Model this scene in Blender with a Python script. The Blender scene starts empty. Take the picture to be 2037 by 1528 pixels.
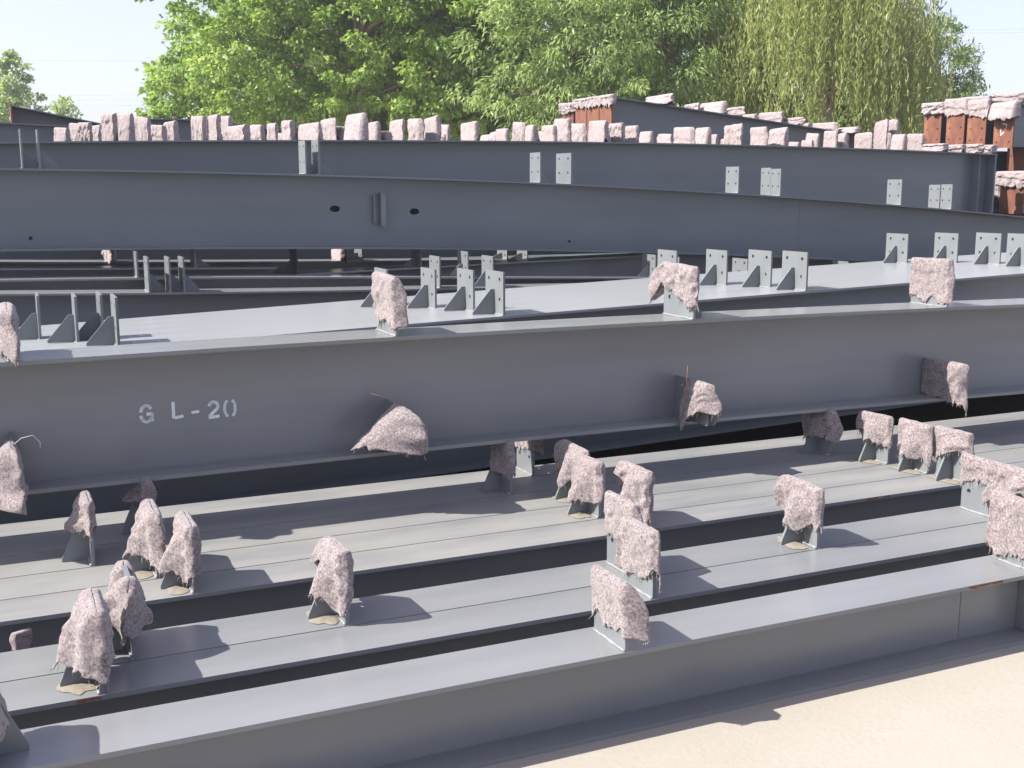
import bpy, math, random
import numpy as np
from mathutils import Vector, Matrix, noise as MN
R = math.radians
# ------------------------------------------------------------------ camera, sky, sun, exposure
sc = bpy.context.scene
COL = sc.collection
H = 1.6; FPX = 2236.0; CX, CY = 1018.5, 764.0; HOR = 380.0
PITCH = math.atan((CY - HOR) / FPX)
cam_d = bpy.data.cameras.new('camera'); cam = bpy.data.objects.new('camera', cam_d); COL.objects.link(cam)
cam.location = (0, 0, H); cam.rotation_euler = (math.pi / 2 - PITCH, 0, 0)
cam_d.sensor_width = 36; cam_d.lens = 36 * FPX / 2037; cam_d.clip_start = .05; cam_d.clip_end = 3000
sc.camera = cam
SUN_EL, SUN_ANG = 43.0, 194.5                     # direction to the sun: angle from +X, counter-clockwise
world = bpy.data.worlds.new('World'); sc.world = world; world.use_nodes = True
wn = world.node_tree.nodes; wl = world.node_tree.links
sky = wn.new('ShaderNodeTexSky'); sky.sky_type = 'NISHITA'; sky.sun_disc = False
sky.sun_elevation = R(SUN_EL); sky.sun_rotation = R(90 - SUN_ANG) % (2 * math.pi)
sky.air_density = 1.0; sky.dust_density = 2.0; sky.ozone_density = 1.6; sky.altitude = 0
wn['Background'].inputs['Strength'].default_value = .15
hz = wn.new('ShaderNodeMix'); hz.data_type = 'RGBA'; hz.inputs[0].default_value = .62      # milky summer haze veil over the blue
hz.inputs[7].default_value = (2.15, 2.02, 2.72, 1); wl.new(sky.outputs[0], hz.inputs[6]); wl.new(hz.outputs[2], wn['Background'].inputs['Color'])
sd = bpy.data.lights.new('sun', 'SUN'); sun = bpy.data.objects.new('sun', sd); COL.objects.link(sun)
sd.energy = 5.0; sd.angle = R(.53); sd.color = (1, .95, .87)
to_sun = Vector((math.cos(R(SUN_ANG)) * math.cos(R(SUN_EL)), math.sin(R(SUN_ANG)) * math.cos(R(SUN_EL)), math.sin(R(SUN_EL))))
sun.rotation_euler = to_sun.to_track_quat('Z', 'Y').to_euler(); sun.location = (-8, -2, 12)
vs = sc.view_settings; vs.view_transform = 'Standard'; vs.look = 'None'; vs.gamma = 1; vs.use_curve_mapping = False
vs.exposure = 1.22

# ------------------------------------------------------------------ geometry of the yard
A = R(24.5); ca, sa = math.cos(A), math.sin(A)     # the beams run along (ca, sa); s along them, t across, away from the camera
def ray(px, py):
    x = (px - CX) / FPX; y = (CY - py) / FPX; c, s = math.cos(PITCH), math.sin(PITCH)
    return Vector((x, c + y * s, -s + y * c))
def at_t(px, py, t):
    d = ray(px, py); k = t / (-d.x * sa + d.y * ca)
    p = d * k; return p.x * ca + p.y * sa, H + p.z           # (s, z)
def at_z(px, py, z):
    d = ray(px, py); p = d * ((z - H) / d.z)
    return p.x * ca + p.y * sa, -p.x * sa + p.y * ca         # (s, t)
def at_y(px, py, Y):
    d = ray(px, py); p = d * (Y / d.y); return Vector((p.x, p.y, H + p.z))
def W(s, t, z): return Vector((s * ca - t * sa, s * sa + t * ca, z))

def link(o): COL.objects.link(o); return o
def tag(o, label=None, cat=None, group=None, kind=None):
    if label: o['label'] = label
    if cat: o['category'] = cat
    if group: o['group'] = group
    if kind: o['kind'] = kind
    return o
def mesh(name, verts, faces, mat=None, smooth=False):
    m = bpy.data.meshes.new(name); m.from_pydata([tuple(v) for v in verts], [], faces)
    if mat: m.materials.append(mat)
    if smooth: m.polygons.foreach_set('use_smooth', [True] * len(m.polygons))
    m.update(); return m
def obj(name, me, parent=None, loc=None, rot=None):
    o = bpy.data.objects.new(name, me); link(o)
    if parent: o.parent = parent
    if loc is not None: o.location = loc
    if rot is not None: o.rotation_euler = rot
    return o
def empty(name, loc, rz=0):
    o = bpy.data.objects.new(name, None); link(o); o.location = loc; o.rotation_euler = (0, 0, rz); o.empty_display_size = .2; return o
class MB:
    def __init__(s): s.v = []; s.f = []
    def add(s, vs_, fs):
        b = len(s.v); s.v += [tuple(q) for q in vs_]; s.f += [tuple(i + b for i in q) for q in fs]
    def box(s, a, b):
        x0, y0, z0 = a; x1, y1, z1 = b
        s.add([(x0,y0,z0),(x1,y0,z0),(x1,y1,z0),(x0,y1,z0),(x0,y0,z1),(x1,y0,z1),(x1,y1,z1),(x0,y1,z1)],
              [(0,3,2,1),(4,5,6,7),(0,1,5,4),(1,2,6,5),(2,3,7,6),(3,0,4,7)])
    def sweep(s, secs):
        n = len(secs[0]); b = len(s.v)
        for q in secs: s.v += [tuple(p) for p in q]
        for i in range(len(secs) - 1):
            for j in range(n):
                k = (j + 1) % n
                s.f.append((b+i*n+j, b+i*n+k, b+(i+1)*n+k, b+(i+1)*n+j))
        s.f.append(tuple(b + j for j in range(n - 1, -1, -1))); s.f.append(tuple(b + (len(secs)-1)*n + j for j in range(n)))
    def tube(s, pts, rads, n=6):
        secs = []
        for i, p in enumerate(pts):
            p = Vector(p); d = Vector(pts[min(i+1, len(pts)-1)]) - Vector(pts[max(i-1, 0)])
            d = d.normalized() if d.length > 1e-9 else Vector((0, 0, 1))
            e = d.cross(Vector((0.31, .93, .17))); e.normalize(); g = d.cross(e)
            secs.append([p + (e * math.cos(2*math.pi*k/n) + g * math.sin(2*math.pi*k/n)) * rads[i] for k in range(n)])
        s.sweep(secs)
    def me(s, name, mat, smooth=False): return mesh(name, s.v, s.f, mat, smooth)

# ------------------------------------------------------------------ materials
def newmat(name):
    m = bpy.data.materials.new(name); m.use_nodes = True; n = m.node_tree.nodes; l = m.node_tree.links
    return m, n, l, n['Principled BSDF']
def noise(n, l, src, scale, detail=4, rough=.55, stretch=None):
    x = n.new('ShaderNodeTexNoise'); x.inputs['Scale'].default_value = scale; x.inputs['Detail'].default_value = detail; x.inputs['Roughness'].default_value = rough
    if stretch:
        mp = n.new('ShaderNodeMapping'); mp.inputs['Scale'].default_value = stretch; l.new(src, mp.inputs[0]); src = mp.outputs[0]
    l.new(src, x.inputs['Vector']); return x.outputs['Fac']
def ramp(n, l, fac, stops):
    r = n.new('ShaderNodeValToRGB'); e = r.color_ramp.elements
    while len(e) < len(stops): e.new(.5)
    for q, (p, c) in zip(e, stops): q.position = p; q.color = (*c, 1) if len(c) == 3 else c
    l.new(fac, r.inputs[0]); return r.outputs[0]
def mix(n, l, fac, a, b):
    m = n.new('ShaderNodeMix'); m.data_type = 'RGBA'
    for s_, i in ((fac, 0), (a, 6), (b, 7)):
        if hasattr(s_, 'node'): l.new(s_, m.inputs[i])
        else: m.inputs[i].default_value = s_ if i == 0 else (*s_, 1)
    return m.outputs[2]
def bump(n, l, p, h, strength, dist=.004):
    b = n.new('ShaderNodeBump'); b.inputs['Strength'].default_value = strength; b.inputs['Distance'].default_value = dist
    l.new(h, b.inputs['Height']); l.new(b.outputs[0], p.inputs['Normal'])
def math_(n, l, op, a, b):
    m = n.new('ShaderNodeMath'); m.operation = op
    for i, q in enumerate((a, b)):
        if hasattr(q, 'node'): l.new(q, m.inputs[i])
        else: m.inputs[i].default_value = q
    m.use_clamp = True
    return m.outputs[0]

SAND = (.34, .3, .235)
def paint(name, base, dust, rough=.42):
    m, n, l, p = newmat(name)
    tc = n.new('ShaderNodeTexCoord').outputs['Object']
    oi = n.new('ShaderNodeObjectInfo')
    big = noise(n, l, tc, 1.3, 3, stretch=(.5, 3, 3))
    c = ramp(n, l, big, [(.3, tuple(b * .88 for b in base)), (.7, tuple(b * 1.1 for b in base))])
    # chips of orange primer
    chip = noise(n, l, tc, 9, 5, .7, stretch=(.35, 1, 1)); chf = ramp(n, l, chip, [(.765, (0, 0, 0)), (.785, (1, 1, 1))])
    c = mix(n, l, chf, c, (.33, .1, .03))
    # dust lying on faces that look up, in streaks along the beam
    ge = n.new('ShaderNodeNewGeometry'); sx = n.new('ShaderNodeSeparateXYZ'); l.new(ge.outputs['Normal'], sx.inputs[0])
    up = ramp(n, l, sx.outputs['Z'], [(.55, (0, 0, 0)), (.9, (1, 1, 1))])
    st = noise(n, l, tc, 2.6, 4, .6, stretch=(.4, 2.2, 2)); d2 = noise(n, l, tc, 22, 4, .6, stretch=(.25, 1, 1))
    dsum = math_(n, l, 'ADD', math_(n, l, 'MULTIPLY', st, .75), math_(n, l, 'MULTIPLY', d2, .28))
    df = ramp(n, l, dsum, [(.46 - .16 * dust, (0, 0, 0)), (.8 - .12 * dust, (1, 1, 1))])
    f = math_(n, l, 'MULTIPLY', math_(n, l, 'MULTIPLY', df, up), min(1, dust * .8))
    c = mix(n, l, f, c, SAND)
    l.new(c, p.inputs['Base Color'])
    rr = math_(n, l, 'ADD', math_(n, l, 'MULTIPLY', f, .5), rough); l.new(rr, p.inputs['Roughness'])
    p.inputs['Specular IOR Level'].default_value = .5
    bh = noise(n, l, tc, 60, 3, .6); wv = noise(n, l, tc, 2.2, 2, .5)
    bump(n, l, p, math_(n, l, 'ADD', math_(n, l, 'MULTIPLY', bh, .12), wv), .25, .006)
    return m
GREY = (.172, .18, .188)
M_CLEAN = paint('grey_paint', GREY, .12, .24)
M_LIGHTDUST = paint('lightly_dusty_paint', GREY, .3, .34)
M_DUSTY = paint('dusty_grey_paint', GREY, .52, .42)
M_PLATE = paint('plate_paint', (.15, .163, .172), .05, .42)
M_PALE = paint('pale_grey_paint', (.25, .262, .272), .02, .28)
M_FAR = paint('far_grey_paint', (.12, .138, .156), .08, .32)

def make_rust():
    m, n, l, p = newmat('red_oxide'); tc = n.new('ShaderNodeTexCoord').outputs['Object']
    a = noise(n, l, tc, 7, 5, .7, stretch=(1, 1, .35))
    l.new(ramp(n, l, a, [(.3, (.075, .03, .022)), (.5, (.15, .055, .032)), (.68, (.23, .1, .055))]), p.inputs['Base Color'])
    p.inputs['Roughness'].default_value = .8; bump(n, l, p, noise(n, l, tc, 90, 3), .3); return m
M_RUST = make_rust()
def make_felt(name, tint):
    m, n, l, p = newmat(name); tc = n.new('ShaderNodeTexCoord').outputs['Object']
    oi = n.new('ShaderNodeObjectInfo'); va = n.new('ShaderNodeVectorMath'); va.operation = 'ADD'
    l.new(tc, va.inputs[0]); l.new(oi.outputs['Random'], va.inputs[1]); v = va.outputs[0]
    a = noise(n, l, v, 120, 4, .75); b = noise(n, l, v, 75, 3, .7); c_ = noise(n, l, v, 14, 4, .6)
    t = lambda c: tuple(x * y for x, y in zip(c, tint))
    col = ramp(n, l, a, [(.33, t((.06, .053, .06))), (.45, t((.165, .142, .147))), (.56, t((.26, .224, .227))), (.69, t((.37, .335, .335)))])
    rf = ramp(n, l, b, [(.6, (0, 0, 0)), (.66, (1, 1, 1))])
    col = mix(n, l, math_(n, l, 'MULTIPLY', rf, .35), col, t((.3, .1, .11)))
    df = ramp(n, l, c_, [(.35, (1, 1, 1)), (.6, (0, 0, 0))])
    col = mix(n, l, math_(n, l, 'MULTIPLY', df, .35), col, t((.15, .125, .135)))
    l.new(col, p.inputs['Base Color']); p.inputs['Roughness'].default_value = .95
    p.inputs['Specular IOR Level'].default_value = .15; p.inputs['Sheen Weight'].default_value = .25
    bump(n, l, p, math_(n, l, 'ADD', math_(n, l, 'MULTIPLY', a, .6), math_(n, l, 'MULTIPLY', b, .4)), .5, .006); return m
M_FELT = make_felt('felt', (.97, .96, .945)); M_FELT2 = make_felt('pale_felt', (1.34, 1.31, 1.28))
def make_plain(name, c, rough=.8):
    m, n, l, p = newmat(name); tc = n.new('ShaderNodeTexCoord').outputs['Object']; a = noise(n, l, tc, 25, 4, .65)
    l.new(ramp(n, l, a, [(.3, tuple(x * .75 for x in c)), (.7, tuple(x * 1.2 for x in c))]), p.inputs['Base Color'])
    p.inputs['Roughness'].default_value = rough; bump(n, l, p, a, .3); return m
M_WELD = make_plain('weld_paint', (.24, .25, .26), .35)
M_SAND = make_plain('sand', (.21, .185, .15), .95)
M_WIRE = make_plain('rusty_wire', (.3, .12, .06), .7); M_STEELWIRE = make_plain('steel_wire', (.4, .38, .35), .5)
M_WHITE = None
def make_stencil():
    m, n, l, p = newmat('stencil_paint'); tc = n.new('ShaderNodeTexCoord').outputs['Object']; a = noise(n, l, tc, 90, 4, .7)
    l.new(ramp(n, l, a, [(.3, (.32, .35, .38)), (.48, (.62, .68, .7))]), p.inputs['Base Color']); p.inputs['Roughness'].default_value = .6; return m
M_WHITE = make_stencil()
M_CHALK = make_plain('chalk', (.7, .62, .55)); M_CABLE = make_plain('cable', (.34, .35, .38))
M_BARK = make_plain('bark', (.2, .16, .12), .9)
M_WOOD = make_plain('timber', (.22, .15, .09), .85)
def make_ground():
    m, n, l, p = newmat('sandy_concrete'); tc = n.new('ShaderNodeTexCoord').outputs['Object']
    a = noise(n, l, tc, 1.1, 5, .6); b = noise(n, l, tc, 45, 4, .7); s_ = noise(n, l, tc, 4, 5, .65, stretch=(.35, 3.2, 1))
    col = ramp(n, l, a, [(.3, (.285, .26, .222)), (.5, (.3, .275, .237)), (.7, (.318, .293, .255))])
    col = mix(n, l, math_(n, l, 'MULTIPLY', ramp(n, l, s_, [(.58, (0, 0, 0)), (.74, (1, 1, 1))]), .35), col, (.38, .355, .32))
    col = mix(n, l, math_(n, l, 'MULTIPLY', ramp(n, l, b, [(.5, (0, 0, 0)), (.75, (1, 1, 1))]), .16), col, (.2, .165, .13))
    l.new(col, p.inputs['Base Color']); p.inputs['Roughness'].default_value = .9; p.inputs['Specular IOR Level'].default_value = .25
    bump(n, l, p, b, .35, .006); return m
M_GROUND = make_ground()
def make_leaf(name, stops, trans=.48):
    m, n, l, p = newmat(name); at = n.new('ShaderNodeAttribute'); at.attribute_name = 'tone'
    col = ramp(n, l, at.outputs['Fac'], stops)
    l.new(col, p.inputs['Base Color']); p.inputs['Roughness'].default_value = .5; p.inputs['Specular IOR Level'].default_value = .35
    tr = n.new('ShaderNodeBsdfTranslucent'); g = n.new('ShaderNodeHueSaturation'); g.inputs['Value'].default_value = 1.5; g.inputs['Saturation'].default_value = 1.1
    l.new(col, g.inputs['Color']); l.new(g.outputs[0], tr.inputs['Color'])
    ms = n.new('ShaderNodeMixShader'); ms.inputs[0].default_value = trans
    l.new(p.outputs[0], ms.inputs[1]); l.new(tr.outputs[0], ms.inputs[2]); l.new(ms.outputs[0], n['Material Output'].inputs['Surface']); return m
L_PLANE = make_leaf('plane_leaf', [(0, (.11, .18, .04)), (.5, (.2, .3, .065)), (.85, (.31, .4, .11)), (1, (.42, .48, .19))])
L_WILLOW = make_leaf('willow_leaf', [(0, (.13, .195, .06)), (.5, (.26, .35, .12)), (1, (.44, .5, .25))])
L_WEEP = make_leaf('weeping_leaf', [(0, (.15, .185, .06)), (.5, (.27, .31, .1)), (1, (.42, .44, .19))])
L_DARK = make_leaf('dark_leaf', [(0, (.11, .17, .055)), (.6, (.19, .27, .09)), (1, (.28, .36, .15))], .42)

# ------------------------------------------------------------------ ground
g = 600
gm = mesh('ground', [(-g, -60, 0), (g, -60, 0), (g, 900, 0), (-g, 900, 0)], [(0, 1, 2, 3)], M_GROUND)
tag(obj('ground', gm), kind='structure')

sx0, sx1, st0, st1 = -14, 26, 3.1, 17  # dark sheet under the stacks: shade of the gaps painted onto the ground
sm_ = mesh('shade_sheet', [W(sx0, st0, .004), W(sx1, st0, .004), W(sx1, st1, .004), W(sx0, st1, .004)], [(0, 1, 2, 3)], make_plain('painted_gap_shade', (.05, .045, .042), .95))
tag(obj('shade_sheet', sm_), kind='structure')
# ------------------------------------------------------------------ beams
class Beam: pass
def beam(label, t, pts, w, h, xs=None, srange=None, ext=(1.2, 1.2), mat=None, group=None, h1=None, holes=(), tf=.014, tw=.01, name='steel_beam', pm=None):
    """near top edge at depth t passes through the pixels pts; h1 = depth of section at the far end when it tapers"""
    b = Beam(); mat = mat or M_CLEAN; b.t, b.w, b.h, b.mat = t, w, h, mat
    if srange is None: q = [at_t(x, y, t) for x, y in pts]; s0, s1 = min(a for a, _ in q) - ext[0], max(a for a, _ in q) + ext[1]
    else: q = srange[1]; s0, s1 = srange[0]
    co = np.polyfit([a for a, _ in q], [z for _, z in q], min(2, len(q) - 1))
    ql, qh = min(a for a, _ in q), max(a for a, _ in q)
    dp = np.polyder(co) if len(co) > 1 else np.array([0.])
    def top(s):                                   # straight on beyond the control points
        if s < ql: return float(np.polyval(co, ql) + np.polyval(dp, ql) * (s - ql))
        if s > qh: return float(np.polyval(co, qh) + np.polyval(dp, qh) * (s - qh))
        return float(np.polyval(co, s))
    hh = (lambda s: h) if h1 is None else (lambda s: h + (h1 - h) * (s - s0) / (s1 - s0))
    b.top, b.s0, b.s1, b.hh = top, s0, s1, hh
    sm = (s0 + s1) / 2; zb = top(sm) - hh(sm); b.sm, b.zb = sm, zb
    e = empty(name, W(sm, t + w / 2, zb), A); b.e = e
    tag(e, label, 'steel beam', group, 'thing')
    st = np.linspace(s0, s1, max(2, int((s1 - s0) / .6) + 1))
    L = lambda s: s - sm
    m = MB(); m.sweep([[(L(s), -w/2, top(s)-zb-tf), (L(s), w/2, top(s)-zb-tf), (L(s), w/2, top(s)-zb), (L(s), -w/2, top(s)-zb)] for s in st])
    obj('top_flange', m.me('top_flange', mat), e)
    m = MB(); m.sweep([[(L(s), -w/2, top(s)-hh(s)-zb), (L(s), w/2, top(s)-hh(s)-zb), (L(s), w/2, top(s)-hh(s)-zb+tf), (L(s), -w/2, top(s)-hh(s)-zb+tf)] for s in st])
    obj('bottom_flange', m.me('bottom_flange', M_LIGHTDUST if mat is M_CLEAN else mat), e)
    m = MB(); segs = [s0]
    def webstrip(a, c):
        n = max(2, int((c - a) / .6) + 1)
        m.sweep([[(L(s), -tw/2, top(s)-hh(s)-zb+tf), (L(s), tw/2, top(s)-hh(s)-zb+tf), (L(s), tw/2, top(s)-zb-tf), (L(s), -tw/2, top(s)-zb-tf)] for s in np.linspace(a, c, n)])
    cur = s0
    for hs, hz, rx, rz in sorted(holes):
        a, c = hs - rx * 1.6, hs + rx * 1.6; webstrip(cur, a); cur = c
        zlo = lambda s: top(s) - hh(s) - zb + tf
        zhi = lambda s: top(s) - zb - tf
        outer = []
        for k in range(4): outer.append((a + (c - a) * k / 4, 0))
        for k in range(4): outer.append((c, k / 4))
        for k in range(4): outer.append((c - (c - a) * k / 4, 1))
        for k in range(4): outer.append((a, 1 - k / 4))
        O = [(s, zlo(s) + (zhi(s) - zlo(s)) * f) for s, f in outer]
        I = []
        for k in range(16):
            an = -math.pi * .75 + 2 * math.pi * k / 16
            I.append((hs + rx * math.cos(an), hz - zb + rz * math.sin(an)))
        vv = [(L(s), y, z) for y in (-tw/2, tw/2) for s, z in O + I]; ff = []
        for k in range(16):
            j = (k + 1) % 16
            ff += [(k, j, 16+j, 16+k), (32+k, 48+k, 48+j, 32+j), (16+k, 16+j, 48+j, 48+k)]
        m.add(vv, ff)
    webstrip(cur, s1)
    obj('web', m.me('web', mat), e)
    return b

PLATES = {}
def plate_mesh(w, h, th, holes=True, mat=None):
    """upright plate across the beam with bolt holes, base at z = 0, normal along local x"""
    mat = mat or M_PLATE
    key = (round(w, 3), round(h, 3), holes, mat.name)
    if key in PLATES: return PLATES[key]
    m = MB()
    if not holes: m.box((-th/2, -w/2, 0), (th/2, w/2, h))
    else:
        r = .011 * (w / .2) ** .5
        ys = (-w/2, 0, w/2); zs = (h * .0, h * .5, h)
        for iy in range(2):
            for iz in range(2):
                y0, y1, z0, z1 = ys[iy], ys[iy+1], zs[iz], zs[iz+1]
                cy = -w/2 + w * .2 if iy == 0 else w/2 - w * .2; cz = h * .36 if iz == 0 else h * .82
                O = [(y0, z0), ((y0+y1)/2, z0), (y1, z0), (y1, (z0+z1)/2), (y1, z1), ((y0+y1)/2, z1), (y0, z1), (y0, (z0+z1)/2)]
                I = [(cy + r * math.cos(-math.pi*.75 + math.pi*k/4), cz + r * math.sin(-math.pi*.75 + math.pi*k/4)) for k in range(8)]
                vv = [(x, y, z) for x in (-th/2, th/2) for y, z in O + I]; ff = []
                for k in range(8):
                    j = (k + 1) % 8
                    ff += [(k, 8+k, 8+j, j), (16+k, 16+j, 24+j, 24+k), (8+k, 24+k, 24+j, 8+j)]
                m.add(vv, ff)
        o = [(-w/2, 0), (w/2, 0), (w/2, h), (-w/2, h)]
        m.add([(x, y, z) for x in (-th/2, th/2) for y, z in o], [(0, 1, 5, 4), (1, 2, 6, 5), (2, 3, 7, 6), (3, 0, 4, 7)])
    PLATES[key] = m.me('cleat_plate', mat); return PLATES[key]
GUS = {}
def gusset_mesh(l, h, th, side, mat=None):
    mat = mat or M_PLATE
    key = (round(l, 3), round(h, 3), side, mat.name)
    if key in GUS: return GUS[key]
    pts = [(0, 0), (l * side, 0), (l * side, .012), (.024 * side, h), (0, h)]
    if side > 0: pts = pts[::-1]
    m = MB(); m.sweep([[(x, -th/2, z) for x, z in pts], [(x, th/2, z) for x, z in pts]])
    GUS[key] = m.me('gusset_plate', mat); return GUS[key]
random.seed(4)
def cleat(b, s, w=.2, h=.2, gus=-1, yoff=None, holes=True, gl=.11, gh=.62, mat=None, sand=False, rz=0):
    yo = (b.w - w) / 2 * -1 + .004 if yoff is None else yoff
    th = .012
    z0 = b.top(s) - b.zb
    p = obj('cleat_plate', plate_mesh(w, h, th, holes, mat), b.e, (s - b.sm, yo, z0), (0, 0, rz))
    if gus:
        obj('gusset_plate', gusset_mesh(gl, h * gh, .01, gus, mat), p, (gus * th / 2, 0, .0005))
    if holes and b.w < .36:
        rr = random.Random(int(s * 777)); m = MB(); m.tube([(-.008, -w/2 + w * q / 9, .003 + rr.uniform(-.0008, .0012)) for q in range(10)], [rr.uniform(.0038, .0058) for q in range(10)], 5)
        obj('weld_bead', m.me('weld_bead', M_WELD, True), p)
    if sand:
        n = 26; rr = random.Random(int(s * 1000))
        m = MB(); c = []
        for k in range(n):
            an = 2 * math.pi * k / n
            q_ = .82 + .2 * math.sin(2 * an + s * 9) + .12 * math.sin(5 * an + s * 23) + rr.uniform(-.04, .04); c.append((-.05 + .055 * math.cos(an) * q_, w * .46 * math.sin(an) * min(1, q_ + .15)))
        m.add([(x, y, .0012) for x, y in c] + [(-.045, 0, .009)], [(k, (k+1) % n, n) for k in range(n)])
        obj('sand_drift', m.me('sand_drift', M_SAND, True), p, (0, 0, .001))
    return dict(s=s, t=b.t + b.w/2 + yo, z=b.top(s), w=w, h=h, gus=gus, gl=gl, gh=gh)

# --- front stack, one layer on the ground
ZB = .26
def near_t(x, y): return at_z(x, y, ZB)[1]
FRONT = 'grey beams of the front stack on the ground'
lower = [  # near-edge pixels, label
 ([(83,1525),(700,1412),(1454,1260),(2037,1136)], M_CLEAN, 'grey steel beam nearest the camera, its web facing the bare sandy ground'),
 ([(0,1396),(650,1306),(1337,1195),(1982,1083)], M_CLEAN, 'clean grey beam second from the front, behind the first dark gap'),
 ([(841,1216),(1162,1170),(1601,1098)], M_CLEAN, 'clean grey beam third from the front, touching the second along a thin dark seam'),
 ([(0,1227),(687,1139),(1176,1072),(1887,973)], M_DUSTY, 'dusty beam behind the second dark gap, first of the sand covered row'),
 ([(694,1097),(1173,1038)], M_DUSTY, 'sand streaked beam second in the dusty row, just behind its front beam'),
 ([(668,1062),(1118,1010)], M_DUSTY, 'sand streaked beam in the middle of the dusty row'),
 ([(650,1027),(1014,986)], M_DUSTY, 'dusty beam mostly in the shadow stripe of the big lettered girder'),
 ([(650,994),(956,960)], M_DUSTY, 'rearmost dusty beam of the low stack, lit strip under the lettered girder'),
]
ts = []
for pts, m, lab in lower: ts.append(float(np.mean([near_t(x, y) for x, y in pts])))
print('lower t', [round(x, 3) for x in ts])
for i in range(4, 8): ts[i] = max(ts[i], ts[i-1] + .212)
BL = []
for i, (pts, m, lab) in enumerate(lower):
    w = .2 if i < 7 else .19
    if i in (0, 1): w = .215
    if i == 1: w = min(.215, ts[2] - ts[1] - .006)
    if i == 2: w = .22
    if i >= 3 and i < 7: w = ts[i+1] - ts[i] - .006
    q = [(s, ZB) for s in (0, 5)]
    b = beam(lab, ts[i], None, w, ZB - .0, srange=((-1.9 - .13 * ((i * 7) % 4), 7.6 + .21 * ((i * 5) % 4)), q), mat=m, group=FRONT)
    b.w = w; BL.append(b)
# --- the lettered girder lying on the cleats of the front stack
TGL = 4.46
GLtop = [(0,722),(800,668),(1385,637),(2037,605)]
GL = beam('large grey girder stencilled with pale letters and 20, lying across the front stack', TGL, GLtop, .285, .505, ext=(1.2, 2), mat=M_CLEAN, tf=.016)
# --- pale pile behind it
PALE = 'wide pale grey beams stacked behind the lettered girder'
BW = []
wl_lab = ['front beam of the pale pile, its dark web seen above the lettered girder', 'second beam of the pale pile with bare cleat plates, next to the front one',
          'middle beam of the pale pile between two pairs of neighbours', 'fourth beam of the pale pile, one short of the rear edge', 'rearmost beam of the pale pile, beyond a thin dark seam']
for i in range(5):
    t = 5.5 + .35 * i; f = i / 4
    q = [(s, (.862 + .03 * s) * (1 - f) + (.80 + .0395 * s - .0008 * s * s) * f) for s in (-.5, 2, 4, 6.5, 8.5)]
    BW.append(beam(wl_lab[i], t, None, .343, .46, srange=((-2.2 + .1 * i, 10.2), q), mat=M_PALE, group=PALE))
# lower tier carrying the pale pile and the rows behind
SLP = 'beams of the bottom tier hidden under the pile'
for i in range(4):
    t = 5.56 + .5 * i
    q = [(s, min(BW[0].top(s), BW[4].top(s)) - .466) for s in (-1, 4, 9)]
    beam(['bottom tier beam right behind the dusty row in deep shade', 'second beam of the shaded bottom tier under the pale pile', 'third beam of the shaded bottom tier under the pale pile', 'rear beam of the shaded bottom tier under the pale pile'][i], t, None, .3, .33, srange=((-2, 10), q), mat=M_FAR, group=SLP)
# --- dark row behind the pale pile, seen under the second girder
ROW = 'thin lit beam tops in the dark row under the long girder'
BM1 = beam('front beam of the dark row, broad shaded web facing the pale pile at left', 8.0, [(0,585),(350,582),(700,577)], .3, .5, ext=(1.5, 5.5), mat=M_CLEAN, group=ROW)
BN2 = beam('second beam of the dark row, thin lit top behind the front one', 8.36, [(0,557),(269,553),(700,551)], .28, .5, ext=(1.5, 5), mat=M_CLEAN, group=ROW)
BN3 = beam('short beam of the dark row ending left of the two gusseted plates', 8.72, [(0,534),(269,533),(500,532)], .28, .5, ext=(1.5, .2), mat=M_CLEAN, group=ROW)
BN5 = beam('bright topped beam rising to the right under the long girder', 8.78, [(585,546),(990,523),(1280,508)], .36, .5, ext=(.0, 4), mat=M_PALE, group=ROW)
BN4 = beam('rearmost beam of the dark row, hairline of light beneath the long girder', 9.3, [(0,521),(336,521),(700,519)], .3, .55, ext=(1.5, 6), mat=M_CLEAN, group=ROW)
for k, (t, zt) in enumerate([(8.05, .36), (8.6, .36), (9.25, .36)]):
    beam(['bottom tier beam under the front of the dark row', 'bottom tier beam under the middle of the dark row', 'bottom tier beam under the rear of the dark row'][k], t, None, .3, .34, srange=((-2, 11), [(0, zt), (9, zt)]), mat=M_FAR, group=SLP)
# --- long second girder
TS = 8.62
def hole_at(px, py, t): s, z = at_t(px, py, t); return s, z
hs = []
for px, py, rx, rz in ((666,415.5,.042,.026),(824,421,.042,.026),(61,474,.013,.013),(1132,480,.012,.012)):
    s, z = hole_at(px, py, TS + .15); hs.append((s, z, rx, rz))
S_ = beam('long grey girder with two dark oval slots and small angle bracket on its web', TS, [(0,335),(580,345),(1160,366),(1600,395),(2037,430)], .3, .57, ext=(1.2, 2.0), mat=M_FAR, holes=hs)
# --- far girder with rounded end
TF = 10.2
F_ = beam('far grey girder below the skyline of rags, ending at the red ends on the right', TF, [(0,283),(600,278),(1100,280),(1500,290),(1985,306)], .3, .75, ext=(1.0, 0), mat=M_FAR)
# rows behind the far girder
BACK = 'beams behind the far girder carrying the skyline of rags'
BB = []
blab = ['first beam hidden behind the far girder under the tall rags', 'second beam behind the far girder under the skyline rags', 'third beam behind the far girder under the skyline rags', 'fourth beam behind the far girder under the smaller rags', 'rear beam behind the far girder under the smallest rags']
for i in range(5):
    t = 10.62 + .42 * i
    s_end = F_.s1 + (.2, .35, .1, .5, .45)[i]
    BB.append(beam(blab[i], t, None, .32, .7, srange=((-1 - .1 * i, s_end), [(s, F_.top(min(max(s, .5), F_.s1)) - .05 - .01 * i) for s in (0, 3, 6, 9, 12)]), mat=M_FAR, group=BACK))
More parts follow.
